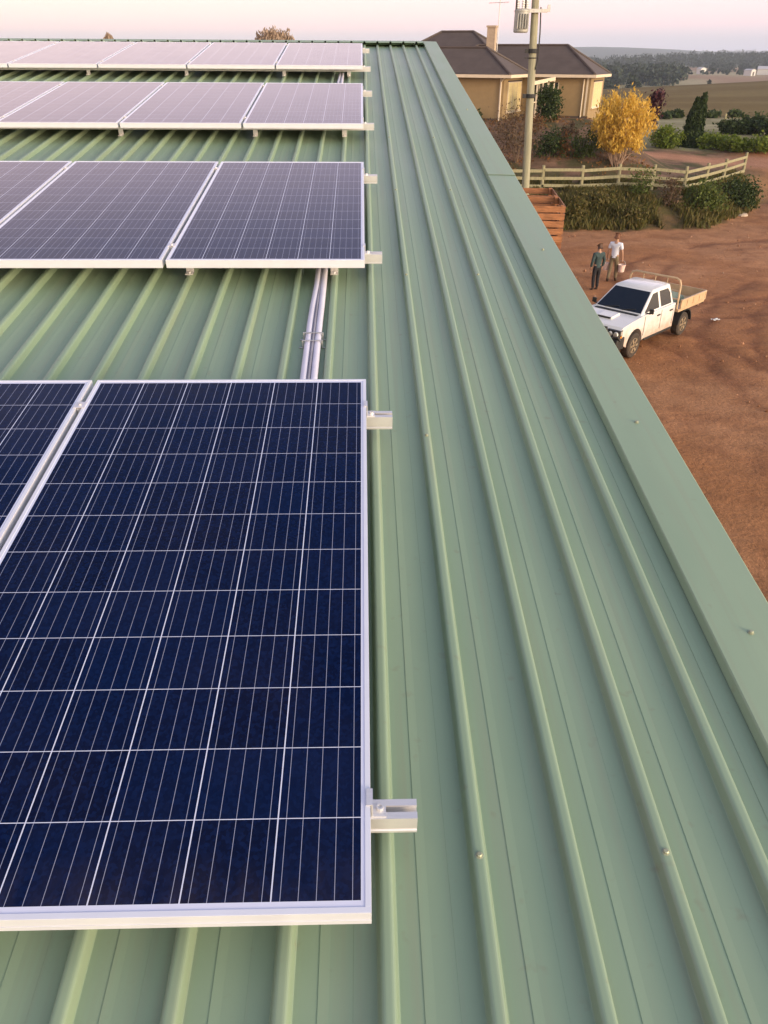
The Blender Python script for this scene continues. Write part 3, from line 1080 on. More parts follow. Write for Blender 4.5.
# sunlit veranda in the corner between the wings
vr = empty('veranda', (0, 0, 0)); vr.parent = house
pA = Matrix.Translation((HC[0], HC[1], HZ)) @ Matrix.Rotation(HPHI, 4, 'Z')
inv = pA.inverted()
va = inv @ Vector(at(530, 84.0, 57.6)); vb = inv @ Vector(at(555, 78.6, 60.6))
m = MB(); m.beam(va, vb, 0.1, 0.22); vr_b = m.build('veranda_beam', M_TRIM, vr)
for k in (0.30, 0.52, 0.74, 0.98):
    p = va.lerp(vb, k)
    m = MB(); m.box(p.x - 0.05, p.x + 0.05, p.y - 0.05, p.y + 0.05, -1.0, p.z - 0.1); m.build('post', M_TRIM, vr)
m = MB(); dn = (vb - va).normalized()
m.beam(va + Vector((0, 0, -1.15)), vb + Vector((0, 0, -1.15)), 0.06, 0.08); m.build('handrail', M_TRIM, vr)
# chimney
cpos = inv @ Vector(at(491.3, 46, 63.5))
ctop = inv @ Vector(at(491.3, 25.5, 63.5))
m = MB(); m.box(cpos.x - 0.29, cpos.x + 0.29, cpos.y - 0.25, cpos.y + 0.25, cpos.z - 1.6, ctop.z - 0.12)
m.box(cpos.x - 0.34, cpos.x + 0.34, cpos.y - 0.30, cpos.y + 0.30, ctop.z - 0.117, ctop.z)
m.build('chimney', M_CHIM, roof_o)
# television aerial standing behind the chimney
b0 = at(497.2, 46, 63.0); t0 = at(497.0, -4, 63.0)
ant = empty('television_antenna', tuple(b0)); tag(ant, 'thin television antenna on a tall mast beside the house chimney', 'antenna')
hh = t0[2] - b0[2]
m = MB(); m.tube([(0, 0, -1.2), (0, 0, hh)], 0.028, 6); m.build('mast', M_STEEL, ant)
m = MB(); m.tube([(-0.75, 0.1, hh - 0.40), (0.6, -0.1, hh - 0.34)], 0.018, 6)
for k in range(7):
    x = -0.65 + k * 0.19
    m.tube([(x, -0.32 + 0.02 * k, hh - 0.385), (x, 0.32 - 0.02 * k, hh - 0.385)], 0.009, 4)
m.build('aerial_array', M_STEEL, ant)

# ------------------------------------------------------------------ power pole with its transformer
M_POLE = mat('grey_pole_timber', (0.30, 0.29, 0.20), 0.85, 0, 0.25, 5, (3, 3, 0.25), 0.3, 30)
M_CAN = mat('transformer_grey', (0.36, 0.36, 0.33), 0.5, 0.1, 0.1)
M_PORC = mat('white_porcelain', (0.72, 0.70, 0.68), 0.25, 0, 0.05)
YP = 29.0
a0 = at(525.5, 186, YP); a1 = at(535.5, 0, YP)
dirp = (a1 - a0) / (a1[2] - a0[2])
base = a0 - dirp * a0[2]
pole = empty('power_pole', tuple(base)); tag(pole, 'tall weathered timber power pole carrying a grey transformer can', 'power pole')
pw = lambda z: Vector(tuple(dirp * z))
m = MB(); m.tube([pw(-0.5), pw(3), pw(7), pw(10.6)], [0.145, 0.132, 0.122, 0.112], 14); m.build('pole', M_POLE, pole, smooth=True)
zt = at(523, 10, YP)[2]; zb = at(523, 33, YP)[2]
tx = at(521.5, 20, YP - 0.25)
tcx, tcy = tx[0] - base[0], tx[1] - base[1]
tr = empty('transformer', (tcx, tcy, 0)); tr.parent = pole
m = MB(); m.lathe([(0.20, zb), (0.232, zb + 0.03), (0.232, zt - 0.06), (0.245, zt - 0.06), (0.245, zt - 0.02), (0.20, zt + 0.02)], 20)
m.build('can', M_CAN, tr, smooth=True)
m = MB()
for k in range(5):
    m.box(-0.16 + 0.08 * k - 0.012, -0.16 + 0.08 * k + 0.012, -0.30, -0.20, zb + 0.10, zb + 0.5)
m.build('cooling_fin', M_CAN, tr)
for (dx, dy) in ((-0.15, -0.05), (0.0, -0.12), (0.14, 0.02)):
    m = MB()
    m.lathe([(0.03, 0), (0.05, 0.03), (0.035, 0.05), (0.055, 0.08), (0.035, 0.10), (0.055, 0.14), (0.035, 0.17), (0.05, 0.2), (0.025, 0.25), (0.02, 0.40)], 10, c=(dx, dy, zt + 0.01))
    m.build('insulator', M_PORC, tr, smooth=True)
for (dx, h) in ((-0.21, 0.62), (0.07, 0.5)):
    m = MB(); m.tube([(dx, -0.08, zt), (dx, -0.08, zt + h)], 0.025, 6); m.build('fuse_holder', M_DARK, tr)
zk = at(536, 11, YP)[2]
pc = pw(zk)
m = MB(); m.box(pc.x - 0.55, pc.x + 0.36, pc.y - 0.2, pc.y - 0.13, zk - 0.05, zk + 0.05); m.box(pc.x + 0.36, pc.x + 0.44, pc.y - 0.2, pc.y - 0.13, zk - 0.03, zk + 0.16)
m.build('bracket', M_STEEL, pole)
m = MB(); m.tube([pw(zk) + Vector((0.16, -0.1, 0.1)), pw(zk - 0.6) + Vector((0.19, -0.06, 0)), pw(zk - 1.35) + Vector((0.165, -0.06, 0)), pw(zk - 1.6) + Vector((0.1, -0.12, 0))], 0.022, 6)
m.build('cable', M_DARK, pole, smooth=True)
for yy, r_, hgt in ((51, 0.145, 0.12), (96, 0.148, 0.12), (58, 0.135, 0.03)):
    z = at(530, yy, YP)[2]
    m = MB(); c = pw(z); m.lathe([(r_, -hgt / 2), (r_ + 0.01, -hgt / 2 + 0.01), (r_ + 0.01, hgt / 2 - 0.01), (r_, hgt / 2)], 14, c=tuple(c))
    m.box(c.x - 0.26, c.x - 0.15, c.y - 0.08, c.y + 0.0, c.z - hgt / 2, c.z + hgt / 2)
    m.build('pole_band', M_DARK, pole)
for zc_, L in ((10.2, 1.1),):
    m = MB(); c = pw(zc_); m.box(c.x - L, c.x + L, c.y - 0.22, c.y - 0.14, zc_ - 0.06, zc_ + 0.06); m.build('crossarm', M_TIMBER, pole)

# ------------------------------------------------------------------ stacked wooden bins beside the shed
M_BIN = mat('orange_timber', (0.31, 0.130, 0.058), 0.8, 0, 0.40, 5, (1, 1, 5), 0.2, 30)
M_BIN2 = mat('dark_bin_timber', (0.22, 0.085, 0.04), 0.85, 0, 0.2, 7)
BW, BD, BH = 1.22, 1.26, 0.88


def make_bin():
    root = empty('wooden_bin')
    b = 0.10; t = 0.022; s0 = b + 0.04; ns = 5; sh = (BH - s0) / ns
    m = MB()
    for k in range(3):
        y = 0.05 + k * (BD - 0.2) / 2
        m.box(0.0, BW, y, y + 0.1, 0.004, b)
    m.build('skid', M_BIN2, root)
    m = MB()
    for k in range(7):
        x = 0.005 + k * BW / 7
        m.box(x, x + BW / 7 - 0.02, 0.03, BD - 0.03, b + 0.001, b + 0.03)
    m.build('base_board', M_BIN, root)
    for side in range(4):
        m = MB()
        for k in range(ns):
            z = s0 + k * sh; j = (rng.random() - 0.5) * 0.008
            if side == 0: m.box(0, BW, j, t + j, z, z + sh - 0.028)
            if side == 1: m.box(0, BW, BD - t + j, BD + j, z, z + sh - 0.028)
            if side == 2: m.box(0 + j, t + j, t + 0.006, BD - t - 0.006, z, z + sh - 0.028)
            if side == 3: m.box(BW - t + j, BW + j, t + 0.006, BD - t - 0.006, z, z + sh - 0.028)
        m.build('slatted_side', M_BIN, root)
    for (x, y) in ((0.03, 0.03), (BW - 0.1, 0.03), (0.03, BD - 0.1), (BW - 0.1, BD - 0.1)):
        m = MB(); m.box(x, x + 0.07, y, y + 0.07, b + 0.032, BH - 0.012); m.build('corner_post', M_BIN, root)
    return root


pr = at(566, 205, 16.9); byaw = -math.atan2(4.45 - 4.168, 2.6)
NB = 6; ztop = pr[2]; hb = ztop / NB
bin0 = make_bin(); k = 0
ex = Vector((math.cos(byaw), math.sin(byaw), 0)); ey = Vector((-math.sin(byaw), math.cos(byaw), 0))
corner = Vector((pr[0], pr[1], 0)) - ex * BW
for row in range(2):
    for lev in range(NB):
        o = bin0 if k == 0 else copy_tree(bin0)
        k += 1
        off = ey * (row * (BD + 0.05)) + ex * ((rng.random() - 0.5) * 0.03)
        q = corner + off
        o.location = (q.x, q.y, lev * hb + 0.005 + (0 if lev else -0.05)); o.rotation_euler = (0, 0, byaw + (rng.random() - 0.5) * 0.02)
        o.scale = (1, 1, hb / (BH + 0.004))
        if lev == NB - 1:
            lb = ('orange slatted wooden bin on top of the nearer stack, half hidden by the roof edge', 'orange open bin just behind the first one, its far rim showing')[row]
        else:
            lb = 'orange wooden bin lower in the stacks, hidden by the roof edge'
        tag(o, lb, 'wooden bin', 'stacked wooden bins')

# ------------------------------------------------------------------ timber fence on top of the bank
M_FPOST = mat('pale_fence_timber', (0.27, 0.25, 0.145), 0.85, 0, 0.22, 9, (1, 1, 0.4), 0.3, 30)
FP = [(3.6, 47.0), (5.8, 47.0), (8.0, 47.0), (10.1, 47.0), (12.33, 47.0), (14.52, 47.4), (16.45, 47.3), (18.2, 47.0), (20.3, 49.2), (22.3, 51.5), (25.05, 55.0)]
fence = empty('timber_fence', (FP[7][0], FP[7][1], gz1(*FP[7])))
tag(fence, 'pale weathered post and rail fence turning a corner on top of the grassy bank', 'fence')
fo = Vector(fence.location)
for i, (x, y) in enumerate(FP):
    g = Vector((x, y, gz1(x, y))) - fo
    lean = (rng.random(2) - 0.5) * 0.08
    m = MB(); hgt = 1.28 + 0.06 * rng.random()
    m.tube([g + Vector((0, 0, -0.4)), g + Vector((lean[0], lean[1], hgt))], [0.105, 0.092], 7)
    m.build('fence_post', M_FPOST, fence, smooth=True)
    if i:
        p = Vector((FP[i - 1][0], FP[i - 1][1], gz1(*FP[i - 1]))) - fo
        for k, hz in enumerate((0.26, 0.66, 1.06)):
            m = MB(); j = (rng.random(2) - 0.5) * 0.06
            dv = (g - p).normalized() * 0.06
            side = Vector((0, -0.085, 0))
            m.beam(p - dv + Vector((0, 0, hz + j[0])) + side, g + dv + Vector((0, 0, hz + j[1])) + side, 0.045, 0.155)
            m.build('fence_rail', M_FPOST, fence)

# ------------------------------------------------------------------ bank grass and shrubs


def bank_points(n, x0, x1, t0, t1):
    X = x0 + (x1 - x0) * rng.random(n); t = t0 + (t1 - t0) * rng.random(n)
    Y = bank_foot(X) + t
    return X, Y


X, Y = bank_points(38000, 3, 24.5, 0.1, 5.8)
keep = (fbm(X * 0.9, Y * 0.9, 3) > np.where((X > 16.0) & (X < 18.2), 0.58, 0.34)) & (rng.random(len(X)) < np.where(X < 16, 1.0, 0.45))
X, Y = X[keep], Y[keep]
hgt = (0.12 + 0.55 * rng.random(len(X)) ** 1.5 * (0.4 + fbm(X * 0.5, Y * 0.5, 2))) * (1 - 0.75 * sstep(1.9, 3.0, Y - bank_foot(X)))
P = np.stack([X, Y, gz(X, Y) + hgt * 0.6], -1)
o = leaves_mesh(P, 0.075, L_DRY, 'bank_grass', drop=(0, 0, 0.9), asp=6)
tag(o, 'long olive and straw coloured grass covering the bank below the fence', 'grass', kind='stuff')
X = 6 + 12 * rng.random(5000); Y = 47.6 + 14 * rng.random(5000)
keep = fbm(X * 0.7 + 5, Y * 0.7, 3) > 0.55
X, Y = X[keep], Y[keep]
o = leaves_mesh(np.stack([X, Y, gz(X, Y) + 0.06], -1), 0.07, L_RUST, 'leaf_litter', asp=1.8)
tag(o, 'low plants and fallen autumn leaves on the garden slope', 'ground cover', kind='stuff')


def pshrub(name, x, yb, wpx, hpx, lm, label, cat='shrub', **kw):
    q = hit(x, yb)
    dep = float((q - CAMP) @ (RM @ np.array([0, 0, 1.0]))) / F
    return shrub(name, 0, 0, 0, wpx * dep, hpx * dep * 1.03, lm, label, cat, p=q, **kw)


pshrub('shrub', 703, 212, 38, 28, L_MID, 'bushy green shrub on the bank below the fence corner', n=34, per=70, size=0.085)
pshrub('shrub', 737, 208, 34, 27, L_DARK, 'dark shrub at the end of the bank below the last fence posts', n=30, per=70, size=0.085)
pshrub('shrub', 640, 196, 26, 24, L_MID, 'green bush growing through the fence rails in front of the yellow tree', n=18, per=50, size=0.07)
pshrub('shrub', 597, 207, 40, 17, L_DRY, 'olive scrub on the bank behind the two people', n=24, per=60, size=0.08, up=1.2)
pshrub('shrub', 630, 222, 34, 18, L_DRY, 'dry straw coloured scrub at the foot of the bank', n=22, per=60, size=0.08, up=1.2)
pshrub('shrub', 668, 205, 22, 24, L_TWIG, 'brown half dead scrub in the bare gap of the bank', n=16, per=40, size=0.07, up=1.0)
pshrub('shrub', 572, 222, 26, 22, L_DRY, 'tall dry scrub on the bank beside the orange bins', n=22, per=60, size=0.08, up=1.2)
# garden beds between fence and house
pshrub('twiggy_shrub', 516, 164, 46, 50, L_TWIG, 'big twiggy brown shrub behind the power pole', n=40, per=55, size=0.07, up=0.8, stems=9)
pshrub('shrub', 546, 121, 24, 31, L_DARK, 'rounded dark green bush in front of the veranda', n=36, per=70, size=0.10)
pshrub('shrub', 549, 158, 30, 24, L_DARK, 'spreading dark green shrub in the garden bed under the veranda', n=26, per=60, size=0.085)
pshrub('shrub', 564, 158, 15, 24, L_RUST, 'rust red upright plant between two green garden shrubs', n=14, per=40, size=0.08, up=0.8)
pshrub('shrub', 582, 159, 24, 24, L_MID, 'green garden shrub next to the yellow tree', n=24, per=60, size=0.085)
pshrub('shrub', 534, 133, 18, 16, L_RUST, 'low reddish plant right of the power pole near the house', n=12, per=40, size=0.08)
pshrub('shrub', 472, 122, 22, 10, L_DARK, 'low black green plant under the house wall at the roof edge', n=12, per=40, size=0.08)
pshrub('shrub', 568, 137, 20, 12, L_TWIG, 'low brown plant in the bed under the blank house wall', n=12, per=40, size=0.08)
pshrub('shrub', 605, 150, 26, 14, L_DARK, 'low dark plants behind the stems of the yellow tree', n=14, per=40, size=0.08)
# along the drive
pshrub('round_bush', 665, 148, 26, 18, L_LIGHT, 'clipped round green bush between the yellow tree and the dark conifer', 'bush', n=46, per=60, size=0.11)
for i, (x, y, w, h, lb) in enumerate((
        (712, 149, 32, 13, 'low light green hedge bush right next to the dark conifer'),
        (735, 151, 32, 13, 'middle light green hedge bush along the drive'),
        (760, 153, 34, 14, 'light green hedge bush along the drive cut by the picture edge'))):
    pshrub('hedge_bush', x, y, w, h, L_LIGHT, lb, 'hedge', n=44, per=60, size=0.11, group='hedge bushes along the drive')
for i, (x, y, w, h, lb) in enumerate((
        (732, 134, 30, 13, 'dark bush behind the light hedge, beside the pale post'),
        (752, 134, 28, 16, 'tall dark bush behind the light hedge'),
        (771, 136, 28, 17, 'dark bush behind the light hedge at the picture edge'))):
    pshrub('dark_bush', x, y, w, h, L_DARK, lb, 'bush', n=40, per=60, size=0.15, group='dark bushes behind the hedge')
for i, (x, y, w, h, lb) in enumerate((
        (664, 119, 16, 6, 'small dark scrub at the foot of the brown field next to the red leaved tree'),
        (676, 118, 12, 6, 'small dark scrub at the foot of the brown field just beside the conifer top'),
        (712, 118, 16, 6, 'small dark scrub at the foot of the brown field past the conifer'),
        (735, 117, 14, 7, 'small dark scrub at the foot of the brown field above the dark bushes'))):
    pshrub('scrub', x, y, w, h, L_DARK, lb, 'scrub', n=14, per=30, size=0.3, group='scrub along the field edge')

# ------------------------------------------------------------------ trees


def yellow_tree():
    q = hit(616, 167)
    dep = float((q - CAMP) @ (RM @ np.array([0, 0, 1.0]))) / F
    H_, W_ = 64 * dep, 66 * dep
    root = empty('yellow_tree', (q[0], q[1], q[2] - 0.05))
    m = MB(); pts = []
    for i in range(17):
        a = i * 2.4; s = 0.10 + 0.9 * math.sqrt((i + 0.5) / 17)
        topx, topy = math.cos(a) * s * W_ * 0.42, math.sin(a) * s * W_ * 0.42
        th = H_ * (0.97 - 0.30 * s * s) * (0.93 + 0.1 * rng.random())
        ln = []
        for k in range(9):
            f = k / 8
            r_ = f ** 0.8; bs = 0.16 * (1 - f)
            ln.append(Vector((topx * r_ + bs * math.cos(a) + 0.035 * rng.normal(), topy * r_ + bs * math.sin(a) + 0.035 * rng.normal(), th * f - (0.1 if k == 0 else 0))))
        m.tube(ln, [0.028 * (1 - 0.8 * k / 8) + 0.005 for k in range(9)], 6, cap=False)
        for k in range(2, 9):
            for b_ in range(4):
                d = Vector(rng.normal(size=3)); d.z = abs(d.z) * 0.9 + 0.2; d.normalize()
                L = (0.35 + 0.45 * rng.random()) * (1.0 if k < 7 else 0.55)
                e = ln[k] + d * L
                m.tube([ln[k], ln[k].lerp(e, 0.5) + Vector((0, 0, 0.05)), e], [0.012, 0.008, 0.003], 4, cap=False)
                if e.z > H_ * 0.24:
                    pts.append((e, 1.0)); pts.append((ln[k].lerp(e, 0.6), 0.8))
                # drooping outer sprays
                if k > 2 and rng.random() < 0.75:
                    e2 = e + Vector((d.x * 0.25, d.y * 0.25, -0.35 - 0.25 * rng.random()))
                    if e2.z > H_ * 0.22:
                        pts.append((e2, 0.8)); pts.append((e.lerp(e2, 0.5), 0.9))
    m.build('trunk', M_PALEBARK, root, smooth=True)
    P = np.concatenate([np.array(p) + rng.normal(size=(11, 3)) * np.array([0.12, 0.12, 0.24]) * s for p, s in pts])
    P = P[P[:, 2] > H_ * (0.27 + 0.06 * np.sin(P[:, 0] * 4) )]
    leaves_mesh(P, 0.066, L_YEL, 'crown', root, drop=(0, 0, 0.75), asp=2.6)
    tag(root, 'golden yellow autumn tree with bare pale stems behind the fence', 'tree')


yellow_tree()


def conifer():
    q = hit(689, 147)
    dep = float((q - CAMP) @ (RM @ np.array([0, 0, 1.0]))) / F
    H_, W_ = 47 * dep, 22 * dep
    root = empty('conifer', (q[0], q[1], q[2] - 0.05))
    m = MB(); m.tube([(0, 0, -0.2), (0.05, 0, H_ * 0.5), (0.2, 0, H_ * 0.9)], [0.12, 0.07, 0.02], 7); m.build('trunk', M_BARK, root)
    P = []
    for (tx_, th, n_) in ((0.20, 1.0, 420), (0.0, 0.92, 420)):
        for i in range(n_):
            f = rng.random() ** 1.25 * 0.97; a = rng.random() * 6.28
            r_ = W_ / 2 * (1 - f) ** 0.75 * (0.72 + 0.38 * rng.random())
            c = np.array([tx_ * W_ * f * 1.6 + r_ * math.cos(a), r_ * math.sin(a), th * H_ * f + 0.05])
            P.append(c + rng.normal(size=(26, 3)) * np.array([0.05, 0.05, 0.10]))
    leaves_mesh(np.concatenate(P), 0.07, L_CONE, 'crown', root, drop=(0, 0, 0.8), asp=2.4)
    tag(root, 'dark green narrow conifer standing alone beside the hedge', 'tree')


conifer()
q = hit(652, 141)
dep = float((q - CAMP) @ (RM @ np.array([0, 0, 1.0]))) / F
tree('red_leaf_tree', tuple(q), 43 * dep, 14 * dep, L_RED, 'thin purple red tree half hidden by the yellow tree', leafn=26, size=0.15, trunk=0.42)


def beyond_ridge(x0, x1, ytop, hpx, Y, label):
    t = at((x0 + x1) / 2, ytop, Y); gx = gz1(t[0], Y)
    dep = float((t - CAMP) @ (RM @ np.array([0, 0, 1.0]))) / F
    H_ = t[2] - gx; w = (x1 - x0) * dep
    root = empty('bare_tree', (t[0], Y, gx))
    m = MB(); tips = []
    m.tube([(0, 0, -0.3), (0.1, 0, H_ * 0.35), (0.05, 0.1, H_ * 0.6)], [0.22, 0.15, 0.10], 7, cap=False)
    for k in range(7):
        a = k * 0.9
        e = Vector((math.cos(a) * w * 0.4, math.sin(a) * w * 0.4, H_ * (0.86 + 0.08 * rng.random())))
        m.tube([(0.05, 0.1, H_ * 0.55), Vector((0.05, 0.1, H_ * 0.55)).lerp(e, 0.5) + Vector((0, 0, 0.3)), e], [0.08, 0.05, 0.015], 5, cap=False)
    m.build('trunk', M_BARK, root)
    hz_m = 2.2 * hpx * dep
    P = clumps(90, 60, w / 2, w / 2, hz_m / 2, H_ - hz_m / 2, r=0.16 * min(1, w), shell=0.25)
    leaves_mesh(P, 0.10, L_PALETWIG, 'crown', root, drop=(0, 0, 0.7), asp=2.5)
    return tag(root, label, 'tree', 'treetops behind the shed ridge')


beyond_ridge(256, 291, 32, 7, 66, 'bare brown treetop showing over the ridge near the middle of the roof')
beyond_ridge(105, 111, 35, 5, 66, 'tiny brown treetop poking over the ridge above the peach pink panels')

for (x, yb, w, h, lb) in ((607, 96, 17, 14, 'dark bluish tree down the valley just beside the house eave'),
                          (631, 92, 15, 13, 'dark bluish tree down the valley above the yellow tree')):
    d = ray(x, yb)
    Yt = 420.0
    q = CAMP + d * (Yt / d[1]); g = gz1(q[0], Yt)
    dep = float((q - CAMP) @ (RM @ np.array([0, 0, 1.0]))) / F
    shrub('valley_tree', 0, 0, 0, w * dep, (q[2] - g) + h * dep, L_FAR, lb, 'tree', n=40, per=40, size=0.55, group='dark trees down the valley', p=(q[0], Yt, 0))


def forest():
    P = []

    def put(X, Y, h, n=70):
        z = gz1(X, Y)
        c = rng.normal(size=(n, 3)).clip(-1.7, 1.7) * np.array([h * 0.24, h * 0.24, h * 0.24]) + np.array([X, Y, z + h * 0.46])
        P.append(c[c[:, 2] > z])
    for i in range(120):
        az = 0.24 + 0.125 * rng.random(); Y = 570 + 130 * rng.random()
        put(az * Y, Y, 6 + 5.5 * rng.random())
    for i in range(60):
        az = 0.39 + 0.11 * rng.random(); Y = 960 + 120 * rng.random()
        put(az * Y, Y, 5 + 4 * rng.random())
    for i in range(26):
        az = 0.36 + 0.13 * rng.random(); Y = 720 + 90 * rng.random()
        put(az * Y, Y, 2 + 3 * rng.random(), 20)
    for i in range(760):
        az = 0.20 + 0.42 * rng.random(); Y = 1150 + 420 * rng.random()
        put(az * Y, Y, 9 + 6 * rng.random(), 44)
    for i in range(60):
        az = 0.1 + 0.5 * rng.random(); Y = 330 + 900 * rng.random()
        put(az * Y, Y, 2 + 3 * rng.random(), 16)
    o = leaves_mesh(np.concatenate(P), 1.7, L_FAR, 'distant_forest', asp=1.2)
    tag(o, 'dark blue green woods and tree lines across the far valley', 'forest', kind='stuff')


forest()

# far farm buildings
M_WHITE = mat('white_cladding', (0.58, 0.57, 0.55), 0.5)
M_GREYR = mat('pale_iron_roof', (0.46, 0.45, 0.45), 0.5)


def farm(x, y, Y, w, d, h, rot, label):
    q = at(x, y, Y); z = gz1(q[0], Y)
    root = empty('farm_building', (q[0], Y, z), (0, 0, rot))
    m = MB(); m.prism([(-w / 2, -1), (w / 2, -1), (w / 2, h), (0, h + w * 0.16), (-w / 2, h)], -d / 2, d / 2); m.build('wall', M_WHITE, root)
    m = MB()
    for s in (-1, 1):
        m.prism([(s * (w / 2 + 0.4), h - 0.1), (0, h + w * 0.16 + 0.06), (0, h + w * 0.16 + 0.3), (s * (w / 2 + 0.4), h + 0.14)], -d / 2 - 0.3, d / 2 + 0.3)
    m.build('roof', M_GREYR, root)
    m = MB(); m.box(-w * 0.2, w * 0.2, -d / 2 - 0.05, -d / 2 - 0.01, 0, h * 0.75); m.build('door', mat('dark_doorway', (0.08, 0.07, 0.06)), root)
    tag(root, label, 'farm building', 'far farm buildings')


farm(701, 73, 790, 5.5, 6, 4.2, 0.3, 'small bright white farm shed far off below the woods')
farm(749, 76, 700, 5, 7, 3.6, 0.5, 'pale farm shed far off, beside the long farmhouse at the picture edge')
farm(763, 74, 740, 12, 9, 4.2, 1.1, 'long pale farmhouse far off at the picture edge')
q = hit(724, 125)
pst = empty('marker_post', tuple(q)); tag(pst, 'short pale post standing on the grass beside a dark bush', 'post')
m = MB(); m.box(-0.09, 0.09, -0.09, 0.09, -0.2, 1.0); m.prism([(-0.11, 1.0), (0.11, 1.0), (0.0, 1.14)], -0.11, 0.11); m.build('post', M_FPOST, pst)

# ------------------------------------------------------------------ white utility truck
def ute_paint():
    m, nt, b, oc = newmat('white_car_paint')
    sx = nt.nodes.new('ShaderNodeSeparateXYZ'); nt.links.new(oc, sx.inputs[0])
    k = mth(nt, 'ADD', maprange(nt, sx.outputs[2], 0.40, 1.15, 0.95, -0.25), maprange(nt, noise(nt, oc, 4.5, 5), 0.3, 0.7, -0.3, 0.3))
    k = mth(nt, 'MULTIPLY', mth(nt, 'MAXIMUM', mth(nt, 'MINIMUM', k, 1.0), 0.0), 0.75)
    c = mixc(nt, k, (0.74, 0.72, 0.70), (0.42, 0.25, 0.14))
    nt.links.new(c, b.inputs['Base Color']); b.inputs['Roughness'].default_value = 0.32; b.inputs['Coat Weight'].default_value = 0.5
    return m


M_WPAINT = ute_paint()
M_UGLASS = mat('tinted_glass', (0.010, 0.013, 0.018), 0.05, 0, 0.1)
M_PLAST = mat('black_plastic', (0.022, 0.022, 0.022), 0.55)
M_TYRE = mat('dusty_tyre', (0.045, 0.034, 0.026), 0.9, 0, 0.4, 9)
M_RIM = mat('dusty_rim', (0.30, 0.23, 0.15), 0.55, 0.3, 0.3, 12)
M_RIMD = mat('dark_rim_well', (0.045, 0.033, 0.022), 0.8, 0, 0.3, 12)
M_LAMP = mat('clear_lamp_glass', (0.62, 0.60, 0.55), 0.12, 0.3, 0.1)
M_AMBER = mat('amber_lamp', (0.7, 0.25, 0.03), 0.3)
M_TRAY = mat('cream_tray_paint', (0.52, 0.37, 0.225), 0.5, 0, 0.1, 4)
M_TARP = mat('grey_green_tarp', (0.15, 0.19, 0.15), 0.7, 0, 0.2, 6, bump=0.4, bscale=12)


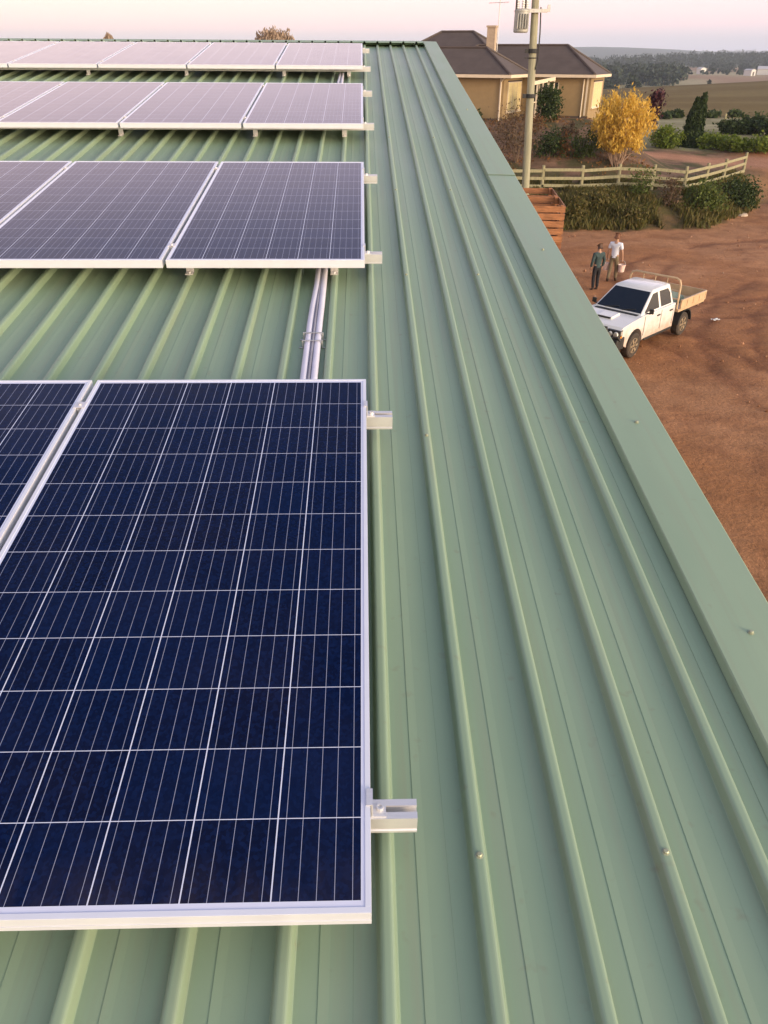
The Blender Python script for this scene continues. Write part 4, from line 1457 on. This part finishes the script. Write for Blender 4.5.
def ute():
    wf = hit(629, 358.5)[:2]; wr = hit(680, 335)[:2]
    hd = wf - wr; hd /= np.linalg.norm(hd)
    left = np.array([-hd[1], hd[0]])
    mid = (wf + wr) / 2 - left * 0.86
    yaw = math.atan2(hd[1], hd[0])
    root = empty('utility_truck', (mid[0], mid[1], gz1(*mid) + 0.02), (0, 0, yaw))
    root.scale = (1.03, 1.03, 1.03)
    tag(root, 'white double cab utility truck with a dropside tray parked on the red dirt', 'utility truck')
    arc = [(1.55 + 0.46 * math.cos(a), 0.40 + 0.46 * math.sin(a)) for a in np.linspace(math.pi, 0, 13)]
    poly = [(-0.80, 0.44), (1.08, 0.44)] + arc[0:] + [(2.10, 0.46), (2.40, 0.50), (2.52, 0.62), (2.53, 0.80), (2.47, 0.97), (2.33, 1.05), (1.8, 1.115), (1.20, 1.16), (-0.80, 1.18)]
    m = MB(); m.prism(poly, -0.86, 0.86)
    body = m.build('body', M_WPAINT, root, bevel=0.05)
    # greenhouse with a slightly domed roof
    m = MB()
    lo = [(1.24, -0.80), (1.24, 0.80), (-0.79, 0.80), (-0.79, -0.80)]
    up = [(0.36, -0.62), (0.36, 0.62), (-0.70, 0.62), (-0.70, -0.62)]
    vs = [(x, y, 1.14) for x, y in lo] + [(x, y, 1.72) for x, y in up] + [(x * 0.72 - 0.05, y * 0.72, 1.775) for x, y in up]
    fs = [(3, 2, 1, 0)]
    for b in (0, 4):
        for k in range(4):
            fs.append((b + k, b + (k + 1) % 4, b + 4 + (k + 1) % 4, b + 4 + k))
    fs.append((8, 9, 10, 11))
    m.add(vs, fs); m.build('cab', M_WPAINT, root, smooth=True, bevel=0.035)

    def sidey(z):
        return 0.80 + (0.62 - 0.80) * (z - 1.14) / (1.72 - 1.14)

    def side_glass(poly, s, name='side_window'):
        mm = MB(); n = len(poly)
        vo = [(x, s * (sidey(z) + 0.006), z) for x, z in poly]; vi = [(x, s * (sidey(z) - 0.02), z) for x, z in poly]
        mm.add(vo + vi, [tuple(range(n)), tuple(range(2 * n - 1, n - 1, -1))] + [(i, (i + 1) % n, (i + 1) % n + n, i + n) for i in range(n)])
        return mm.build(name, M_UGLASS, root)
    for s in (1, -1):
        side_glass([(1.02, 1.20), (0.42, 1.63), (0.13, 1.645), (0.13, 1.20)], s)
        side_glass([(0.01, 1.20), (0.01, 1.645), (-0.52, 1.635), (-0.62, 1.50), (-0.64, 1.20)], s)
        for xs_ in (0.07, 1.075, -0.715):
            d = MB(); d.box(xs_ - 0.012, xs_ + 0.012, min(s * 0.858, s * 0.8625), max(s * 0.858, s * 0.8625), 0.56, 1.13); d.build('door_seal', M_PLAST, root)
        for (x0, x1) in ((0.09, 1.06), (-0.70, 0.05)):
            d = MB()
            pl_ = [(x0, 0.55), (x1, 0.55), (x1, 1.15), (x0, 1.15)] if x1 > 0.5 else [(x0, 0.72), (x0 + 0.12, 0.55), (x1, 0.55), (x1, 1.15), (x0, 1.15)]
            d.prism(pl_, s * 0.858, s * 0.868); dd = d.build('door', M_WPAINT, root, bevel=0.006)
            h = MB(); hx = x0 + 0.1; h.box(hx, hx + 0.17, min(s * 0.870, s * 0.895), max(s * 0.870, s * 0.895), 1.0, 1.04); h.build('handle', M_PLAST, dd)
        mm = MB(); mm.box(0.92, 0.99, min(s * 0.80, s * 0.95), max(s * 0.80, s * 0.95), 1.18, 1.21); mm.box(0.91, 0.97, min(s * 0.89, s * 1.02), max(s * 0.89, s * 1.02), 1.19, 1.33)
        mm.build('wing_mirror', M_PLAST, root, bevel=0.02)
        mm = MB(); mm.box(-0.7, 1.0, min(s * 0.80, s * 0.89), max(s * 0.80, s * 0.89), 0.40, 0.46); mm.build('side_step', M_PLAST, root)
        hl = MB()
        hl.prism([(2.475, 0.77), (2.55, 0.77), (2.51, 0.985), (2.33, 1.0), (2.33, 0.84)], min(s * 0.46, s * 0.874), max(s * 0.46, s * 0.874))
        hq = hl.build('headlight', M_PLAST, root, bevel=0.015)
        for yy, r_ in ((0.58, 0.075), (0.76, 0.085)):
            ln = MB(); ln.lathe([(0.03, 0.075), (r_ * 0.8, 0.065), (r_, 0.03), (r_, -0.1)], 16, axis='x', c=(2.50, s * yy, 0.875)); ln.build('lens', M_LAMP, hq, smooth=True)
        ln = MB(); ln.box(2.36, 2.46, min(s * 0.8745, s * 0.884), max(s * 0.8745, s * 0.884), 0.86, 0.97); ln.build('side_lens', M_LAMP, hq)
        am = MB(); am.box(2.36, 2.46, min(s * 0.876, s * 0.88), max(s * 0.876, s * 0.88), 0.775, 0.835); am.build('indicator', M_AMBER, root)
    # windscreen laid on the sloping front face of the cab

    def wpt(t, y, off):
        x = 1.24 + (0.36 - 1.24) * t; z = 1.14 + 0.58 * t
        nn = Vector((0.58, 0, 0.88)).normalized()
        return (x + nn.x * off, y * (0.80 + (0.62 - 0.80) * t), z + nn.z * off)
    m = MB()
    vs = [wpt(t, y, o_) for o_ in (0.008, -0.02) for t, y in ((0.10, -0.93), (0.10, 0.93), (0.91, 0.91), (0.91, -0.91))]
    m.add(vs, [(0, 1, 2, 3), (7, 6, 5, 4), (0, 4, 5, 1), (1, 5, 6, 2), (2, 6, 7, 3), (3, 7, 4, 0)])
    m.build('windscreen', M_UGLASS, root)
    m = MB()
    for y in (-0.45, 0.12):
        m.beam(wpt(0.09, y / 0.8, 0.02), wpt(0.20, (y + 0.42) / 0.8, 0.02), 0.02, 0.015)
    m.build('wiper', M_PLAST, root)
    m = MB(); m.box(1.17, 1.32, -0.70, 0.70, 1.155, 1.172); m.build('cowl', M_PLAST, root)
    # bonnet scoop
    m = MB(); m.prism([(1.42, 1.13), (1.95, 1.10), (1.93, 1.155), (1.5, 1.19)], -0.24, 0.24); sc_ = m.build('bonnet_scoop', M_WPAINT, root, bevel=0.015)
    m = MB(); m.box(1.93, 1.955, -0.20, 0.20, 1.108, 1.148); m.build('scoop_opening', M_PLAST, sc_)
    # grille, bumper and bull bar
    m = MB(); m.box(2.50, 2.555, -0.48, 0.48, 0.80, 0.955); m.build('grille', M_PLAST, root)
    m = MB(); m.prism([(2.2, 0.42), (2.58, 0.44), (2.66, 0.56), (2.64, 0.74), (2.5, 0.78), (2.2, 0.78)], -0.89, 0.89); m.build('bumper', M_PLAST, root, bevel=0.03)
    m = MB()
    m.tube([(2.62, -0.62, 0.60), (2.74, -0.60, 0.9), (2.70, -0.55, 1.08), (2.70, 0.55, 1.08), (2.74, 0.60, 0.9), (2.62, 0.62, 0.60)], 0.034, 8)
    m.tube([(2.72, -0.58, 0.86), (2.72, 0.58, 0.86)], 0.028, 8)
    for s in (-1, 1):
        m.tube([(2.72, s * 0.6, 0.82), (2.62, s * 0.88, 0.84), (2.5, s * 0.90, 0.72)], 0.028, 8)
    m.build('bull_bar', M_PLAST, root, smooth=True)
    # chassis and dark wheel wells
    m = MB(); m.box(-2.4, 2.3, -0.55, 0.55, 0.40, 0.62); m.box(1.05, 2.05, -0.60, 0.60, 0.5, 0.95); m.build('chassis', M_PLAST, root)
    for x in (1.55, -1.55):
        for s in (1, -1):
            w = MB()
            w.lathe([(0.22, -0.12), (0.33, -0.125), (0.365, -0.10), (0.375, -0.04), (0.375, 0.04), (0.365, 0.10), (0.33, 0.125), (0.22, 0.12)], 26, axis='y', c=(x, s * 0.76, 0.365))
            ww = w.build('wheel', M_TYRE, root, smooth=True)
            r = MB(); y0 = s * 0.76
            r.lathe([(0.228, s * 0.118), (0.218, s * 0.126), (0.205, s * 0.112), (0.20, s * 0.10)], 22, axis='y', c=(x, y0, 0.365))
            r.lathe([(0.199, s * 0.06), (0.10, s * 0.055), (0.02, s * 0.055)], 20, 1, axis='y', c=(x, y0, 0.365))
            r.lathe([(0.075, s * 0.06), (0.07, s * 0.118), (0.02, s * 0.122)], 14, axis='y', c=(x, y0, 0.365))
            for k in range(6):
                a = k * math.pi / 3
                r.beam((x + 0.07 * math.cos(a), y0 + s * 0.115, 0.365 + 0.07 * math.sin(a)), (x + 0.21 * math.cos(a), y0 + s * 0.118, 0.365 + 0.205 * math.sin(a)), 0.03, 0.062)
            r.build('rim', [M_RIM, M_RIMD], ww)
    for s in (1, -1):
        m = MB(); a_ = [(-1.55 + 0.46 * math.cos(a), 0.40 + 0.46 * math.sin(a)) for a in np.linspace(0.05, math.pi - 0.05, 11)]
        b_ = [(-1.55 + 0.43 * math.cos(a), 0.40 + 0.43 * math.sin(a)) for a in np.linspace(math.pi - 0.05, 0.05, 11)]
        m.prism(a_ + b_, min(s * 0.62, s * 0.92), max(s * 0.62, s * 0.92)); m.build('mudguard', M_PLAST, root)
    # tray with drop sides
    m = MB(); m.box(-2.72, -0.92, -0.93, 0.93, 0.87, 0.95); m.build('tray_floor', M_TRAY, root)
    for s in (1, -1):
        m = MB(); m.box(-2.70, -0.98, min(s * 0.92, s * 0.955), max(s * 0.92, s * 0.955), 0.955, 1.24)
        m.box(-2.70, -0.98, min(s * 0.956, s * 0.972), max(s * 0.956, s * 0.972), 1.19, 1.24); m.box(-2.70, -0.98, min(s * 0.956, s * 0.968), max(s * 0.956, s * 0.968), 0.955, 0.99)
        for k in range(5):
            x = -2.68 + k * 0.42; m.box(x, x + 0.03, min(s * 0.9555, s * 0.967), max(s * 0.9555, s * 0.967), 0.992, 1.188)
        m.build('side_board', M_TRAY, root)
    m = MB(); m.box(-2.735, -2.705, -0.955, 0.955, 0.955, 1.24); m.build('tail_board', M_TRAY, root)
    m = MB(); m.box(-2.78, -2.74, -0.9, 0.9, 0.80, 0.87)
    m.build('rear_bar', M_PLAST, root)
    for s in (1, -1):
        m = MB(); m.box(-2.765, -2.742, s * 0.8 - 0.1, s * 0.8 + 0.1, 0.81, 0.86); m.build('tail_light', mat('red_lamp', (0.35, 0.02, 0.015), 0.3), root)
    m = MB()
    m.tube([(-0.93, -0.86, 0.95), (-0.93, -0.85, 1.70), (-0.93, -0.80, 1.82), (-0.93, -0.68, 1.87), (-0.93, 0.68, 1.87), (-0.93, 0.80, 1.82), (-0.93, 0.85, 1.70), (-0.93, 0.86, 0.95)], 0.032, 8)
    for z in (1.25, 1.5):
        m.tube([(-0.93, -0.85, z), (-0.93, 0.85, z)], 0.02, 6)
    for y in (-0.4, 0.0, 0.4):
        m.tube([(-0.93, y, 0.95), (-0.93, y, 1.87)], 0.018, 6)
    m.build('headboard_hoop', M_TRAY, root, smooth=True)
    # load under a tarp
    tp = MB(); nx, ny = 14, 12
    for i in range(nx + 1):
        for j in range(ny + 1):
            x = -2.15 + 1.05 * i / nx; y = -0.7 + 1.3 * j / ny
            e = min(1, 5 * min(i / nx, 1 - i / nx), 5 * min(j / ny, 1 - j / ny))
            tp.v.append((x, y, 0.955 + 0.24 * e ** 0.6 + e * 0.05 * rng.random()))
    for i in range(nx):
        for j in range(ny):
            tp.f.append((i * (ny + 1) + j, (i + 1) * (ny + 1) + j, (i + 1) * (ny + 1) + j + 1, i * (ny + 1) + j + 1)); tp.m.append(0)
    to = tp.build('tarp_bundle', M_TARP, None, smooth=True)
    to.matrix_world = Matrix.Translation(root.location) @ Matrix.Rotation(yaw, 4, 'Z') @ Matrix.Scale(1.03, 4)
    so = to.modifiers.new('t', 'SOLIDIFY'); so.thickness = 0.012
    tag(to, 'grey green tarp bundle lying in the tray of the white utility truck', 'tarp')


ute()

# ------------------------------------------------------------------ two people


def skin(name, joints, edges, mat_, parent, sub=2, root_j=None):
    ks = list(joints); idx = {k: i for i, k in enumerate(ks)}
    me = bpy.data.meshes.new(name)
    me.from_pydata([joints[k][0] for k in ks], [(idx[a], idx[b]) for a, b in edges], [])
    o = bpy.data.objects.new(name, me); COL.objects.link(o)
    sk = o.modifiers.new('skin', 'SKIN'); sk.use_smooth_shade = True
    for k in ks:
        r = joints[k][1]
        r = (r, r) if isinstance(r, (int, float)) else r
        sv = me.skin_vertices[0].data[idx[k]]
        sv.radius = r; sv.use_root = (k == root_j)
    sb = o.modifiers.new('sub', 'SUBSURF'); sb.levels = sub; sb.render_levels = sub
    bpy.context.view_layer.update()
    bake(o)
    o.data.materials.clear(); o.data.materials.append(mat_)
    o.data.polygons.foreach_set('use_smooth', [True] * len(o.data.polygons))
    o.parent = parent
    return o


M_SKIN = mat('skin', (0.42, 0.24, 0.16), 0.55, 0, 0.05)
M_HAIR = mat('brown_hair', (0.075, 0.036, 0.02), 0.7, 0, 0.3, 30)
M_HAIR2 = mat('auburn_hair', (0.16, 0.065, 0.03), 0.7, 0, 0.3, 30)
M_TEAL = mat('dark_teal_jumper', (0.035, 0.062, 0.066), 0.9, 0, 0.2)
M_BLK = mat('black_trousers', (0.012, 0.012, 0.016), 0.9)
M_WTEE = mat('white_shirt', (0.62, 0.65, 0.74), 0.85, 0, 0.06)
M_KHAKI = mat('khaki_trousers', (0.15, 0.115, 0.07), 0.9, 0, 0.2)
M_BOOT = mat('brown_boots', (0.05, 0.03, 0.02), 0.8)
M_BUCK = mat('pale_bucket_plastic', (0.70, 0.52, 0.46), 0.4, 0, 0.04)


def person(px, py, hpx, yaw, label, shirt, trousers, hair, sleeve_long, arms, step):
    q = hit(px, py)
    dep = float((q - CAMP) @ (RM @ np.array([0, 0, 1.0]))) / F
    H = 1.74
    root = empty('person', tuple(q), (0, 0, yaw))
    s = hpx * dep / (H * 0.975)
    root.scale = (s, s, s)
    tag(root, label, 'person')
    J = {'pelvis': ((0, 0, 0.93), (0.145, 0.105)), 'waist': ((0, 0.0, 1.08), (0.135, 0.095)), 'chest': ((0, 0.0, 1.28), (0.165, 0.11)), 'upper': ((0, -0.01, 1.40), (0.13, 0.09)),
         'neck': ((0, 0.0, 1.50), 0.055), 'jaw': ((0, 0.02, 1.57), (0.066, 0.075)), 'head': ((0, 0.015, 1.65), (0.078, 0.095)), 'crown': ((0, 0.0, 1.71), (0.055, 0.07)), 'nose': ((0, 0.125, 1.615), 0.012)}
    E = [('pelvis', 'waist'), ('waist', 'chest'), ('chest', 'upper'), ('upper', 'neck'), ('neck', 'jaw'), ('jaw', 'head'), ('head', 'crown'), ('head', 'nose')]
    SJ, SE, TJ, TE = {}, [], {}, []
    for k in ('pelvis', 'waist', 'chest', 'upper'):
        p_, r_ = J[k]; SJ[k] = (p_, (r_[0] + 0.018, r_[1] + 0.018))
    SJ['collar'] = ((0, 0, 1.475), 0.075); SJ['hem'] = ((0, 0, 0.885), (0.185, 0.145))
    SE += [('hem', 'pelvis'), ('pelvis', 'waist'), ('waist', 'chest'), ('chest', 'upper'), ('upper', 'collar')]
    TJ['hips'] = ((0, 0, 1.02), (0.158, 0.120)); TJ['seat'] = ((0, -0.01, 0.88), (0.158, 0.12)); TE.append(('hips', 'seat'))
    BJ = []
    for sd, nm in ((-1, 'r'), (1, 'l')):
        st = step * sd
        hip_ = (sd * 0.09, 0, 0.86); kn = (sd * 0.10, st * 0.5 + 0.02, 0.48); an = (sd * 0.105, st - 0.02, 0.09); toe = (sd * 0.12, st + 0.14, 0.035)
        heel = (sd * 0.105, st - 0.05, 0.04)
        J.update({nm + 'hip': (hip_, 0.085), nm + 'kn': (kn, 0.055), nm + 'an': (an, 0.04), nm + 'toe': (toe, (0.04, 0.028))})
        E += [('pelvis', nm + 'hip'), (nm + 'hip', nm + 'kn'), (nm + 'kn', nm + 'an'), (nm + 'an', nm + 'toe')]
        TJ.update({nm + 'hip': (hip_, 0.098), nm + 'kn': (kn, 0.072), nm + 'an': ((an[0], an[1], 0.11), 0.062)})
        TE += [('seat', nm + 'hip'), (nm + 'hip', nm + 'kn'), (nm + 'kn', nm + 'an')]
        BJ.append({'top': ((an[0], an[1], 0.15), 0.055), 'an': ((an[0], an[1] - 0.01, 0.06), 0.058), 'ball': ((toe[0], toe[1] - 0.05, 0.045), (0.052, 0.042)), 'toe': (toe, (0.045, 0.032))})
        sh = (sd * 0.185, -0.01, 1.40); el, wr = arms[0 if sd < 0 else 1]
        el = (sd * el[0], el[1], el[2]); wr = (sd * wr[0], wr[1], wr[2])
        J.update({nm + 'sh': (sh, 0.062), nm + 'el': (el, 0.043), nm + 'wr': (wr, 0.029)})
        E += [('upper', nm + 'sh'), (nm + 'sh', nm + 'el'), (nm + 'el', nm + 'wr')]
        d = (Vector(wr) - Vector(el)).normalized()
        pm = Vector(wr) + d * 0.07
        J[nm + 'palm'] = (tuple(pm), (0.024, 0.036)); E.append((nm + 'wr', nm + 'palm'))
        curl = Vector((-sd * 0.35, 0.25, 0))
        for fi in range(4):
            off = Vector((0, 0.027 - 0.018 * fi, 0)); ln = (0.036, 0.042, 0.039, 0.030)[fi]
            k1 = pm + d * 0.035 + off; k2 = k1 + (d + curl).normalized() * ln; k3 = k2 + (d * 0.3 + curl * 2).normalized() * ln * 0.8
            for nme, pt, rr in (('a', k1, 0.0105), ('b', k2, 0.0095), ('c', k3, 0.008)):
                J[f'{nm}f{fi}{nme}'] = (tuple(pt), rr)
            E += [(nm + 'palm', f'{nm}f{fi}a'), (f'{nm}f{fi}a', f'{nm}f{fi}b'), (f'{nm}f{fi}b', f'{nm}f{fi}c')]
        t1 = Vector(wr) + d * 0.04 + Vector((0, 0.045, 0)); t2 = t1 + (d * 0.8 + Vector((0, 0.4, 0)) + curl * 0.5).normalized() * 0.035
        J[nm + 'ta'] = (tuple(t1), 0.0115); J[nm + 'tb'] = (tuple(t2), 0.0095)
        E += [(nm + 'wr', nm + 'ta'), (nm + 'ta', nm + 'tb')]
        SJ[nm + 'sh'] = (sh, 0.080); SE.append(('upper', nm + 'sh'))
        if sleeve_long:
            SJ[nm + 'el'] = (el, 0.060); SJ[nm + 'wr'] = (tuple(Vector(wr) - d * 0.01), 0.045); SE += [(nm + 'sh', nm + 'el'), (nm + 'el', nm + 'wr')]
        else:
            mid_ = Vector(sh).lerp(Vector(el), 0.75); SJ[nm + 'el'] = (tuple(mid_), 0.068); SE.append((nm + 'sh', nm + 'el'))
    skin('body', J, E, M_SKIN, root, 2, 'pelvis')
    skin('shirt', SJ, SE, shirt, root, 2, 'waist')
    skin('trousers', TJ, TE, trousers, root, 2, 'hips')
    for b in BJ:
        skin('boot', b, [('top', 'an'), ('an', 'ball'), ('ball', 'toe')], M_BOOT, root, 2, 'an')
    hj = {'a': ((0, -0.055, 1.60), (0.078, 0.055)), 'b': ((0, -0.03, 1.68), (0.088, 0.085)), 'c': ((0, 0.005, 1.735), (0.065, 0.075)), 'd': ((0, 0.06, 1.725), (0.05, 0.03))}
    skin('hair', hj, [('a', 'b'), ('b', 'c'), ('c', 'd')], hair, root, 2, 'b')
    for sd in (-1, 1):
        m = MB(); m.lathe([(0.001, -0.003), (0.011, 0.0), (0.001, 0.006)], 8, axis='y', c=(sd * 0.03, 0.108, 1.635)); m.build('eye', M_DARK, root)
    return root, s


p1, s1 = person(594, 290.5, 43, R(14), 'person in dark teal jumper and black trousers standing with back to the roof', M_TEAL, M_BLK, M_HAIR, True,
                [((0.25, -0.03, 1.13), (0.24, 0.06, 0.90)), ((0.26, -0.02, 1.13), (0.25, 0.07, 0.90))], 0.03)
p2, s2 = person(611, 281.5, 44, R(-35), 'person in white shirt and khaki trousers walking beside the other, carrying two pale buckets', M_WTEE, M_KHAKI, M_HAIR2, False,
                [((0.27, -0.02, 1.13), (0.29, 0.05, 0.90)), ((0.27, -0.02, 1.13), (0.29, 0.05, 0.90))], 0.13)


def bucket(mw, label):
    root = empty('bucket'); root.matrix_world = mw
    m = MB(); m.lathe([(0.105, 0), (0.11, 0.004), (0.135, 0.24), (0.145, 0.24), (0.145, 0.265), (0.128, 0.265), (0.10, 0.02)], 18); m.build('pail', M_BUCK, root, smooth=True)
    m = MB(); m.tube([(-0.14, 0, 0.25)] + [(-0.14 * math.cos(a), 0, 0.25 + 0.17 * math.sin(a)) for a in np.linspace(0.2, math.pi - 0.2, 9)] + [(0.14, 0, 0.25)], 0.006, 6); m.build('handle', M_STEEL, root)
    tag(root, label, 'bucket', 'pale buckets carried by the person in white')


mw = Matrix.Translation(p2.location) @ Matrix.Rotation(R(-35), 4, 'Z') @ Matrix.Scale(s2, 4)
bucket(mw @ Matrix.Translation((0.30, 0.075, 0.395)), 'pale bucket hanging from the hand farther from the dark clothed person')
bucket(mw @ Matrix.Translation((-0.30, 0.075, 0.395)), 'pale bucket hanging between the two people')

# ------------------------------------------------------------------ bits on the ground
q = hit(715, 321)
m = MB()
for i in range(5):
    for j in range(5):
        m.v.append((-0.15 + 0.075 * i, -0.07 + 0.035 * j, 0.03 + 0.05 * rng.random()))
for i in range(4):
    for j in range(4):
        m.f.append((i * 5 + j, (i + 1) * 5 + j, (i + 1) * 5 + j + 1, i * 5 + j + 1)); m.m.append(0)
o = m.build('crumpled_paper', M_WHITE, None, tuple(q), (0, 0, 0.4)); so = o.modifiers.new('t', 'SOLIDIFY'); so.thickness = 0.012
tag(o, 'white scrap lying on the red dirt behind the utility truck', 'scrap')


def rock(px, py, r, label):
    q = hit(px, py)
    m = MB(); prof_ = [(0.05, 0.0), (0.9, 0.02), (1.0, 0.3), (0.75, 0.55), (0.2, 0.66)]
    m.lathe([(a * r, b * r) for a, b in prof_], 9)
    m.v = [(x * (1 + 0.3 * rng.random()) * 1.4, y * (1 + 0.3 * rng.random()), z) for x, y, z in m.v]
    o = m.build('rock', mat('pale_stone', (0.42, 0.33, 0.25), 0.9, 0, 0.2, 9), None, tuple(q - np.array([0, 0, 0.02])), (0, 0, rng.random() * 3), bevel=0.03)
    tag(o, label, 'rock')


rock(742, 216, 0.28, 'pale stone at the foot of the bank below the dark shrub')

# ------------------------------------------------------------------ the evening air
m = MB(); m.box(-4700, 5700, -340, 5600, -80, 110)
mv = bpy.data.materials.new('evening_haze'); mv.use_nodes = True
nt = mv.node_tree; nt.nodes.remove(nt.nodes['Principled BSDF'])
pv = nt.nodes.new('ShaderNodeVolumePrincipled'); pv.inputs['Color'].default_value = (0.74, 0.84, 1.0, 1); pv.inputs['Density'].default_value = 0.00018
pv.inputs['Anisotropy'].default_value = 0.0
nt.links.new(pv.outputs[0], nt.nodes['Material Output'].inputs['Volume'])
hz_ = m.build('haze', mv)
hz_['kind'] = 'stuff'; hz_['label'] = 'thin lilac evening haze over the far valley and hills'

# clods and small stones on the trampled yard
CLOD = leafmat('dirt_clods', [(0.16, 0.065, 0.030), (0.26, 0.115, 0.050), (0.36, 0.18, 0.095), (0.42, 0.30, 0.20)], 0.0)
m = MB()
for i in range(2600):
    x = 2 + 34 * rng.random(); y = 6 + 44 * rng.random()
    if y > bank_foot(x) - 0.2:
        continue
    if fbm(np.array([x * 0.5]), np.array([y * 0.5]), 3)[0] < 0.46:
        continue
    r = 0.012 + 0.055 * rng.random() ** 3; z = gz1(x, y) + r * 0.2
    a, b, c = r * (0.8 + 0.6 * rng.random(3))
    m.add([(x + a, y, z), (x, y + b, z), (x - a, y, z), (x, y - b, z), (x + 0.2 * a, y, z + c), (x, y, z - c)],
          [(0, 1, 4), (1, 2, 4), (2, 3, 4), (3, 0, 4), (1, 0, 5), (2, 1, 5), (3, 2, 5), (0, 3, 5)])
o = m.build('yard_gravel', CLOD, fix=False)
tag(o, 'scattered clods and small stones on the red dirt yard', 'gravel', kind='stuff')
